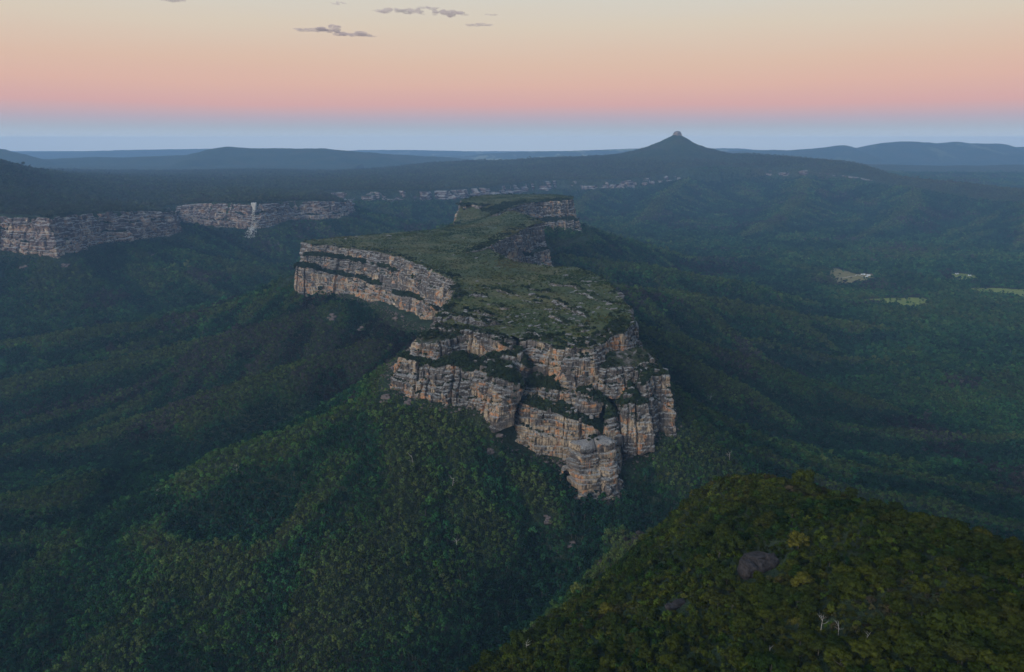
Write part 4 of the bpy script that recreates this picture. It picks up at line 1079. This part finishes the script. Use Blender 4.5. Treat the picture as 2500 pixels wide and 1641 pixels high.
# ------------------------------------------------------------------ pale rock slabs in the heath
def subdiv(v, f):
    v = list(map(tuple, v)); out = []; cache = {}
    def mid(a, b):
        k = (min(a, b), max(a, b))
        if k not in cache:
            p = np.array(v[a]) + np.array(v[b]); p /= np.linalg.norm(p); v.append(tuple(p)); cache[k] = len(v) - 1
        return cache[k]
    for a, b, c in f:
        x, y, z = mid(a, b), mid(b, c), mid(c, a); out += [(a, x, z), (b, y, x), (c, z, y), (x, y, z)]
    return np.array(v), np.array(out)
ICO3_V, ICO3_F = subdiv(ICO2_V, ICO2_F)
def rock_mesh(name, rg, size, sub=1, rough=0.25, flatbase=0.35, mats=(SLAB,), squar=0.5):
    v, f = (ICO2_V, ICO2_F) if sub == 1 else (ICO3_V, ICO3_F)
    p = np.sign(v) * np.abs(v) ** squar                       # blocky
    p = p / np.abs(p).max(0)
    sd = int(rg.integers(0, 9999))
    nn = fbm(p[:, 0] * 1.6 + sd, p[:, 1] * 1.6, p[:, 2] * 1.6, oct=3 if sub == 1 else 5, seed=sd, gain=0.5 if sub == 1 else 0.62)
    p = p * (1 + rough * nn[:, None])
    p[:, 2] = np.maximum(p[:, 2], -flatbase)
    return mesh_from(name, p * np.asarray(size), f, mats)
CRAGS = [rock_mesh('crag', rg, (1.0, 0.85, 1.0), rough=0.45, mats=(ROCK,), squar=0.45, flatbase=0.95) for _ in range(10)]
fl = LP[(LP[:, 1] < 960) & (LP[:, 0] > -60) & (LP[:, 3] > 0.45)]
fl = fl[r.permutation(len(fl))[:150]]
for k, q in enumerate(fl):
    o = link('crag', CRAGS[k % 10], mesa); s_ = 1.6 + 2.6 * r.random() ** 2
    o.location = (q[0], q[1] - 1.0, q[2] + 0.3 * s_); o.rotation_euler = (r.normal(0, .1), r.normal(0, .1), r.uniform(0, 6.28)); o.scale = (s_ * r.uniform(.8, 1.6), s_, s_ * r.uniform(1.0, 2.0))
SLABS = [rock_mesh('slab', rg, (1.0, 0.62, 0.42), rough=0.35) for _ in range(8)]
k = r.random((9000, 2)); sx = -520 + k[:, 0] * 780; sy = 910 + k[:, 1] * 1150
m_ = inside(sx, sy, RIM[:, :2]); sx, sy = sx[m_], sy[m_]
sn = fbm(sx / 60, sy / 38, oct=4, seed=131); sn2 = fbm(sx / 200, sy / 200, oct=2, seed=132)
front = np.clip((1450 - sy) / 250, 0.12, 1)
m_ = (np.abs(sn) < (0.16 * front + 0.015) * np.clip(1 + 2.2 * sn2, 0.1, 2)) & (r.random(len(sx)) < 0.25 + 0.75 * front); sx, sy = sx[m_], sy[m_]
sz = mesa_top(sx, sy); big_ = r.lognormal(0, 0.55, len(sx)) * 1.25 * np.interp(sy, [900, 2000], [1.0, 1.5])
order = np.argsort(-big_ / np.hypot(sx, sy))
for n_i, i in enumerate(order[:300]):
    o = link('rock_slab', SLABS[n_i % 8], mesa)
    o.location = (sx[i], sy[i], sz[i] + 0.15 * big_[i]); o.rotation_euler = (r.normal(0, .12), r.normal(0, .12), r.normal(0.5, 0.5))
    o.scale = (big_[i] * 1.3, big_[i], big_[i] * r.uniform(0.6, 1.0))
rest = order[300:]
VV, FF = [], []
nn_ = 0
for i in rest:
    me_ = ICO_V * np.array([1.3, 0.8, 0.45]) * big_[i] * (1 + r.normal(0, .15, (12, 1))); a = r.normal(0.5, 0.5)
    R_ = np.array([[cos(a), -sin(a), 0], [sin(a), cos(a), 0], [0, 0, 1]])
    VV.append(me_ @ R_.T + [sx[i], sy[i], sz[i]]); FF.append(ICO_F + nn_); nn_ += 12
if VV:
    o = link('small_slabs', mesh_from('small_slabs', np.vstack(VV), np.vstack(FF), [SLAB]), mesa); o['kind'] = 'stuff'
print('slabs', len(sx))

# ------------------------------------------------------------------ near knoll: shrubs, trees, boulders, dead wood
P = jitter_grid(70, 620, 2.85, r, half=0.80, xm=60)
x, y = P[:, 0], P[:, 1]
m_ = KNW(x, y) & (hgt(x, y) > 250)
for rx, ry, rr in ROCKSPOTS: m_ &= np.hypot(x - rx, y - ry) > rr * 0.95
x, y = x[m_], y[m_]; z = hgt(x, y)
# what the photograph shows of it
dx_, dy_, dz_ = x, y, z + 2 - CAMZ
dep_ = dy_ * cos(PITCH) - dz_ * sin(PITCH)
pxx = CX + FPX * dx_ / dep_; pyy = CY - FPX * (dy_ * sin(PITCH) + dz_ * cos(PITCH)) / dep_
m_ = (pxx > -250) & (pxx < 2750) & (pyy < 1900)
x, y, z, pxx, pyy, dep_ = x[m_], y[m_], z[m_], pxx[m_], pyy[m_], dep_[m_]
kn = 0.5 + 0.8 * fbm(x / 40, y / 40, oct=4, seed=141) + r.normal(0, .14, len(x))
sc_ = 0.58 * r.lognormal(0, 0.32, len(x)) * (1 + 0.35 * np.clip(fbm(x / 25, y / 25, oct=2, seed=142), -0.5, 1))
inview = (pxx > -20) & (pxx < 2520) & (pyy < 1680)
cand = np.where(inview)[0]
# the 300 crowns that show largest become trees of their own
order = cand[np.argsort(-(sc_[cand] / dep_[cand]))]
own = []
for i in order:
    if len(own) >= 300: break
    if all((x[i] - x[j]) ** 2 + (y[i] - y[j]) ** 2 > 9 for j in own[-60:]): own.append(i)
own = np.array(own); rest = np.setdiff1d(np.arange(len(x)), own)
t_ = pal(kn[rest], [(0, (0.012, 0.030, 0.010)), (0.35, (0.024, 0.038, 0.008)), (0.6, (0.036, 0.047, 0.009)), (0.85, (0.048, 0.058, 0.010)), (1.1, (0.038, 0.036, 0.020))], 0.36, r)
o = scatter('knoll_shrubs', C_SHRUB, np.c_[x, y, z - 0.3][rest], sc_[rest], t_, 206)
tag(o, 'dense olive-brown scrub covering the near knoll', 'scrub', kind='stuff')
CROWNS, TRUNKS = [], []
for k in range(7):
    R_, H_, b_ = rg.uniform(2.5, 3.3), rg.uniform(3.0, 4.2), rg.uniform(0.8, 1.6)
    v, f = crown_arrays(rg, R_, H_, b_, 26, 80, 0.22, flat=0.45)
    CROWNS.append(mesh_from('crown', v, f, [LEAF_NEAR]))
    v, f = trunk_arrays(rg, b_ + H_ * 0.6, 0.13, 4, R_ * 0.5, 5)
    TRUNKS.append(mesh_from('trunk', v, f, [BARK]))
YC = [c.copy() for c in CROWNS[:3]]
for c in YC: c.materials[0] = LEAF_YELLOW
def tree(px_, k, s, label, group=None, yellow=False):
    t = link('tree', None); t.location = px_; t.rotation_euler = (0, 0, r.uniform(0, 2 * pi)); t.scale = (s, s, s * r.uniform(0.85, 1.15))
    tag(t, label, 'tree', group)
    link('trunk', TRUNKS[k % len(TRUNKS)], t)
    link('crown', (YC[k % 3] if yellow else CROWNS[k % len(CROWNS)]), t)
    return t
for n_i, i in enumerate(own):
    tree((x[i], y[i], z[i] - 0.3), n_i, sc_[i] * 1.12, 'olive crowned tree in the closest scrub, low on the near knoll', 'closest trees on the knoll')
for (a, b_, s_, lab) in [(1948, 1330, 1.5, 'bright yellow-green bushy tree upslope and right of the big dark boulder'),
                         (1958, 1430, 1.35, 'bright yellow-green rounded tree just below and right of the big dark boulder'),
                         (1480, 1488, 1.25, 'bright yellow-green tree at the left rim of the knoll, left of the flat boulder'),
                         (2395, 1318, 1.3, 'bright yellow-green tree right of the pale boulder on the knoll skyline')]:
    p = ground_at(a, b_ + 12)
    tree((p[0], p[1], p[2] - 0.3), int(r.integers(0, 3)), s_, lab, yellow=True)

# boulders
def boulder(p, size, rot, label, lumps, m_, rough=0.42):
    o = link('boulder', None); o.location = p; o.scale = (0.88, 0.88, 0.88); o.rotation_euler = (0, 0, rot)
    tag(o, label, 'boulder')
    for (lx, ly, lz, a, b_, c_) in lumps:
        q = link('block', rock_mesh('block', rg, (a, b_, c_), sub=2, rough=rough, mats=(m_,), squar=0.62, flatbase=0.9), o)
        q.location = (lx, ly, lz)
    return o
boulder(B_BIG, 1, 0.12, 'big dark domed boulder split by cracks on the near knoll', [(-5.2, 0, 0.8, 4.2, 5.2, 4.2), (0.6, -1.5, 1.2, 3.6, 4.4, 4.4), (5.6, 0.2, 1.5, 3.9, 4.8, 5.4), (0.4, 2.6, 3.6, 7.2, 3.4, 2.9)], BOULDER)
boulder(B_FLAT, 1, 0.35, 'flat dark slab of rock lying in scrub below the big boulder', [(-1.3, 0, 0.9, 3.8, 2.2, 1.2), (2.2, 0.5, 1.5, 3.4, 2.2, 1.2)], BOULDER)
boulder(B_PALE, 1, 0.0, 'small pale grey boulder on the right skyline of the knoll', [(0, 0, 2.0, 3.1, 2.8, 3.2), (1.5, 0.4, 3.6, 1.7, 1.6, 1.8)], SLAB)
pb = at_z(1444, 1017, 362)
boulder((pb[0], pb[1], 361), 1, 0.0, 'round pale boulder perched on a green ledge above the rock tower', [(0, 0, 0.5, 3.0, 2.7, 2.8)], SLAB, 0.1)
# bare outcrops in the forest
names = ['bare pale rock patch in dark forest below the prow', 'broken pinkish scree under the left cliff of the mesa, larger patch', 'broken pinkish scree under the left cliff of the mesa, lower patch', 'bare reddish rocks at the foot of the pale lower cliff', 'brown bare gully bank in forest below the rock tower',
         'grey broken rocks at the left foot of the front cliffs, upper group', 'grey broken rocks at the left foot of the front cliffs, lower group', 'pinkish rock shelf in forest at the left edge under the escarpment', 'pinkish rock shelf below the escarpment, right of the first shelf', 'small pink rock shelf below the escarpment corner']
for (p, rr), lab in zip(BAREP, names):
    o = link('rock_outcrop', None); o.location = p; tag(o, lab, 'outcrop')
    for k in range(12):
        a = r.uniform(0, 2 * pi); q = math.sqrt(r.random()) * rr * 0.75; s_ = rr * r.uniform(0.10, 0.24)
        bx, by = p[0] + q * cos(a) * 0.6, p[1] + q * sin(a)
        c_ = link('rock', rock_mesh('rock', rg, (s_ * 1.4, s_, s_ * 0.9), rough=0.3, mats=(EARTH,)), o)
        c_.location = (bx - p[0], by - p[1], float(hgt(bx, by)) - p[2] + s_ * 0.3)

# rubble along the foot of the cliffs
VV, FF, nn_ = [], [], 0
seg = np.r_[0, np.cumsum(np.hypot(*np.diff(MF[:31, :2], axis=0).T))]
for k in range(1500):
    q = r.uniform(0, seg[-1]); bx = np.interp(q, seg, MF[:31, 0]) + r.normal(0, 8); by = np.interp(q, seg, MF[:31, 1]) - abs(r.normal(0, 9)) + 3
    s_ = 0.7 * r.lognormal(0.1, 0.55)
    VV.append(ICO_V * np.array([1.2, 1, .85]) * s_ * (1 + r.normal(0, .22, (12, 1))) + [bx, by, float(hgt(bx, by)) + s_ * .3]); FF.append(ICO_F + nn_); nn_ += 12
o = link('talus', mesh_from('talus', np.vstack(VV), np.vstack(FF), [EARTH])); tag(o, 'broken rocks strewn along the foot of the mesa cliffs', 'rubble', kind='stuff')

# dead trees with pale bare limbs
def dead_tree(p, h, label, seed, spread=1.0):
    rr = np.random.default_rng(seed)
    t = link('dead_tree', None); t.location = p; tag(t, label, 'dead tree')
    l0 = rr.normal(0, 0.12, 2)
    pt = [np.array([l0[0] * h * q * q, l0[1] * h * q * q, h * q]) for q in (0, 0.3, 0.6, 0.85, 1.0)]
    v, f = tube_arrays(pt, [h * .022, h * .018, h * .014, h * .009, h * .004], 5)
    link('trunk', mesh_from('trunk', v, f, [DEADWOOD]), t)
    for k in range(6):
        q = rr.uniform(0.4, 0.9); a = rr.uniform(0, 2 * pi); b0 = np.array([l0[0] * h * q * q, l0[1] * h * q * q, h * q])
        L_ = h * rr.uniform(0.25, 0.45) * spread
        e = b0 + np.array([cos(a) * L_ * .8, sin(a) * L_ * .8, L_ * rr.uniform(0.3, 0.8)])
        m_ = (b0 + e) / 2 + np.array([0, 0, -0.1 * L_])
        tw_ = e + np.array([cos(a + .9), sin(a + .9), 0.5]) * L_ * 0.35
        v, f = join([tube_arrays([b0, m_, e], [h * .010, h * .007, h * .003], 4), tube_arrays([m_, (m_ + tw_) / 2, tw_], [h * .006, h * .004, h * .002], 4)])
        link('limb', mesh_from('limb', v, f, [DEADWOOD]), t)
DEAD = [(1780, 1132, 14, 'white bare dead tree standing in forest above the knoll skyline'), (1733, 985, 15, 'white dead tree on the forested slope right of the cliffs'),
        (2003, 1548, 6.5, 'pale forked dead tree in the scrub near the bottom, left of centre of the knoll'), (2045, 1562, 5.0, 'short forked dead snag just right of the forked dead tree'),
        (2385, 1568, 7.0, 'pale branching dead tree low on the knoll at bottom right'), (2110, 1582, 5.0, 'thin dead snag between the forked snag and the branching dead tree'),
        (1878, 1618, 5.0, 'thin curved dead snag at the bottom edge of the knoll'), (1285, 1600, 6.5, 'pale dead tree at the knoll rim near bottom centre'),
        (1105, 1200, 15, 'thin white dead tree in dark forest left of the pale cliff foot'), (1010, 1148, 15, 'thin white dead tree in dark forest below the left front cliffs'),
        (1115, 1345, 13, 'leaning pale dead tree in the dark forest at lower centre'), (385, 1226, 15, 'pale dead tree on the forested spur at left'), (580, 1165, 14, 'pale dead tree near the crest of the forested spur')]
for k, (a, b_, h_, lab) in enumerate(DEAD):
    p = ground_at(a, b_); 
    dead_tree((p[0], p[1], p[2] + (3.5 if h_ > 8 else 0.8)), h_, lab, 300 + k)

# ------------------------------------------------------------------ farm buildings
def box_arrays(x0, x1, y0, y1, z0, z1):
    v = np.array([(x, y, z) for z in (z0, z1) for y in (y0, y1) for x in (x0, x1)], float)
    f = np.array([(0, 2, 3), (0, 3, 1), (4, 5, 7), (4, 7, 6), (0, 1, 5), (0, 5, 4), (2, 6, 7), (2, 7, 3), (0, 4, 6), (0, 6, 2), (1, 3, 7), (1, 7, 5)])
    return v, f
def house(name, px_, L, Wd, H, rot, label, cat='house'):
    t = link(name, None); t.location = (px_[0], px_[1], px_[2] + 0.6); t.rotation_euler = (0, 0, rot); tag(t, label, cat)
    l, w = L / 2, Wd / 2; rh = Wd * 0.28
    v, f = box_arrays(-l, l, -w, w, -1.5, H)
    gv = np.array([(-l, -w, H), (-l, w, H), (-l, 0, H + rh), (l, -w, H), (l, w, H), (l, 0, H + rh)])
    v2 = np.vstack([v, gv]); f2 = np.vstack([f, np.array([(8, 10, 9), (11, 12, 13)])])
    wall = link('wall', mesh_from('wall', v2, f2, [WALLPAINT]), t)
    o_ = 0.5; e = 0.16
    sl = rh / w
    for sgn in (-1, 1):
        a = np.array([(-l - o_, sgn * (w + o_), H - o_ * sl + .02), (l + o_, sgn * (w + o_), H - o_ * sl + .02), (l + o_, 0, H + rh + .02), (-l - o_, 0, H + rh + .02)])
        v = np.vstack([a, a + [0, 0, e]])
        f = np.array([(0, 1, 2), (0, 2, 3), (4, 6, 5), (4, 7, 6), (0, 4, 5), (0, 5, 1), (1, 5, 6), (1, 6, 2), (2, 6, 7), (2, 7, 3), (3, 7, 4), (3, 4, 0)])
        link('roof', mesh_from('roof', v, f, [ROOFTIN]), t)
    for k in range(max(2, int(L / 4))):
        xx = -l + (k + 0.7) * L / max(2, int(L / 4))
        v, f = box_arrays(xx - .6, xx + .6, -w - .06, -w + .02, 1.0, 2.1)
        link('window', mesh_from('window', v, f, [DARKGLASS]), t)
    v, f = box_arrays(-l - .06, -l + .02, -.5, .5, 0, 2.1)
    link('door', mesh_from('door', v, f, [DOORPAINT]), t)
house('farmhouse', ground_at(2107, 672), 17, 9, 3.2, 0.15, 'white-roofed farmhouse at the upper left of the farm clearing buildings')
house('farm_shed', ground_at(2120, 673.5), 14, 8, 3.0, -0.2, 'long white-roofed shed right of the farmhouse', 'shed')
house('farm_shed', ground_at(2116, 677), 11, 7, 2.8, 0.5, 'small white-roofed shed in front of the farmhouse and long shed', 'shed')
house('farm_shed', ground_at(2336, 670), 13, 7, 2.8, 0.1, 'pale roofed shed at the left of the small clearing near the right edge', 'shed')
house('farm_shed', ground_at(2367, 674), 11, 7, 2.8, -0.1, 'pale roofed shed at the right of the small clearing near the right edge', 'shed')
# farm track
tp_ = resample([tuple(ground_at(*q)) + (0,) for q in [(2045, 680), (2075, 676), (2088, 675), (2092, 671), (2105, 676), (2118, 678.5)]], 6)
tg = np.gradient(tp_[:, 0]), np.gradient(tp_[:, 1]); L_ = np.hypot(*tg) + 1e-9
off = np.c_[-tg[1] / L_, tg[0] / L_] * 2.2
V_ = np.vstack([np.c_[tp_[:, :2] + off, hgt(*(tp_[:, :2] + off).T) + 1.3], np.c_[tp_[:, :2] - off, hgt(*(tp_[:, :2] - off).T) + 1.3]])
o = link('track', mesh_from('track', V_, grid_faces(2, len(tp_)), [TRACK])); tag(o, 'pale dirt track curving across the paddock to the farm buildings', 'track', kind='structure')

# ------------------------------------------------------------------ fresh rockfall on the left escarpment
sp = at_y(620, 503, 3250)
scar = link('rockfall_scar', None); scar.location = sp
tag(scar, 'bright white fresh rock scar on the escarpment above its scree', 'rock scar')
for (lx, lz, a, c_) in [(0, 2, 9, 12), (-5, 8, 6, 7), (6, 6, 6, 9), (1, -10, 7, 10)]:
    q = link('rock_face', rock_mesh('rock_face', rg, (a, 9, c_), rough=0.3, mats=(SCREE,), squar=0.55, flatbase=0.95), scar); q.location = (lx, 0, lz)
VV, FF, nn_ = [], [], 0
for k in range(900):
    q = r.random()
    if k < 150:                                   # fresh streak down the face
        p = at_y(619 + r.normal(0, 3.0 + 1.5 * q), 506 + 46 * q, 3240 - 14 * q + r.normal(0, 4)); zz = p[2]; s_ = 1.2 * r.lognormal(0, 0.45)
    else:
        px_ = 617 - 9 * q + r.normal(0, 3.0 + 3.2 * q); p = ground_at(px_, 553 + 32 * q, 2000, 4200); zz = p[2] + 4.5; s_ = 1.25 * r.lognormal(0, 0.5)
    VV.append(ICO_V * s_ * (1 + r.normal(0, .2, (12, 1))) + [p[0], p[1], zz]); FF.append(ICO_F + nn_); nn_ += 12
o = link('scree', mesh_from('scree', np.vstack(VV), np.vstack(FF), [SCREE])); tag(o, 'white streak of scree below the rock scar', 'scree', kind='stuff')

# ------------------------------------------------------------------ clouds
def cloud(px, py, w, h, label, seed, n=16):
    """a bank of thin vapour about w x h pixels across in the photograph, 24 km away"""
    Yc = 24000.0; c_ = at_y(px, py, Yc); k = Yc / FPX * 1.03
    rr = np.random.default_rng(seed); Vs, Fs, nv = [], [], 0
    for i in range(n):
        u = rr.uniform(-1, 1); a = w * 0.5 * k
        e = (1 - abs(u) ** 1.6)
        s_ = np.array([a * rr.uniform(0.16, 0.34), a * rr.uniform(0.25, 0.5), h * 0.42 * k * e * rr.uniform(0.35, 0.85) + 6])
        ce = np.array([u * a * 0.86, rr.normal(0, a * 0.15), rr.normal(0, 0.25) * h * 0.5 * k])
        nz = fbm(ICO2_V[:, 0] * 2 + i * 7, ICO2_V[:, 1] * 2, ICO2_V[:, 2] * 2 + seed, oct=3, seed=seed)
        Vs.append(ICO2_V * s_ * (1 + 0.35 * nz[:, None]) + ce); Fs.append(ICO2_F + nv); nv += len(ICO2_V)
    o = link('cloud', mesh_from('cloud', np.vstack(Vs), np.vstack(Fs), [CLOUD])); o.location = c_
    tag(o, label, 'cloud', 'small clouds in the upper sky')
cloud(760, 73, 80, 9, 'thin left end of the lower purple cloud bank', 401)
cloud(805, 72, 70, 16, 'thick upper part of the lower purple cloud bank', 402)
cloud(862, 83, 95, 14, 'right, lower end of the lower purple cloud bank', 403)
cloud(950, 26, 70, 14, 'lens-shaped cloud at the left of the upper cloud row', 404)
cloud(1006, 28, 55, 24, 'pinkish puffy cloud in the middle of the upper cloud row', 405)
cloud(1045, 20, 50, 8, 'small wisp between the pinkish cloud and the right cloud', 408)
cloud(1095, 32, 80, 18, 'ragged cloud at the right of the upper cloud row', 406)
cloud(1168, 61, 64, 8, 'thin flat cloud below and right of the upper cloud row', 407)
cloud(425, 0, 60, 10, 'thin cloud cut by the top edge, left of the others', 409)
cloud(825, 8, 34, 8, 'faint wisp above the lower purple cloud bank', 410, 8)
cloud(1200, 36, 30, 6, 'faint wisp right of the upper cloud row', 411, 8)

# ------------------------------------------------------------------ air
HAZE = bpy.data.materials.new('haze_air'); HAZE.use_nodes = True
nt = HAZE.node_tree; nt.nodes.clear()
o_ = nt.nodes.new('ShaderNodeOutputMaterial'); v_ = nt.nodes.new('ShaderNodeVolumePrincipled')
v_.inputs['Color'].default_value = (0.36, 0.62, 1.0, 1); v_.inputs['Density'].default_value = 5.0e-5
v_.inputs['Anisotropy'].default_value = 0.0
nt.links.new(v_.outputs[0], o_.inputs['Volume'])
lo = float(TZ.min()) - 1.0; hi = max(float(TZ.max()), 790.0) + 3
v, f = box_arrays(GX[0] - 50, GX[-1] + 50, GY[0] - 50, GY[-1] + 50, lo, hi)
o = link('haze', mesh_from('haze', v, f, [HAZE])); o['kind'] = 'stuff'; o['label'] = 'pale blue evening haze filling the valleys'; o['category'] = 'haze'
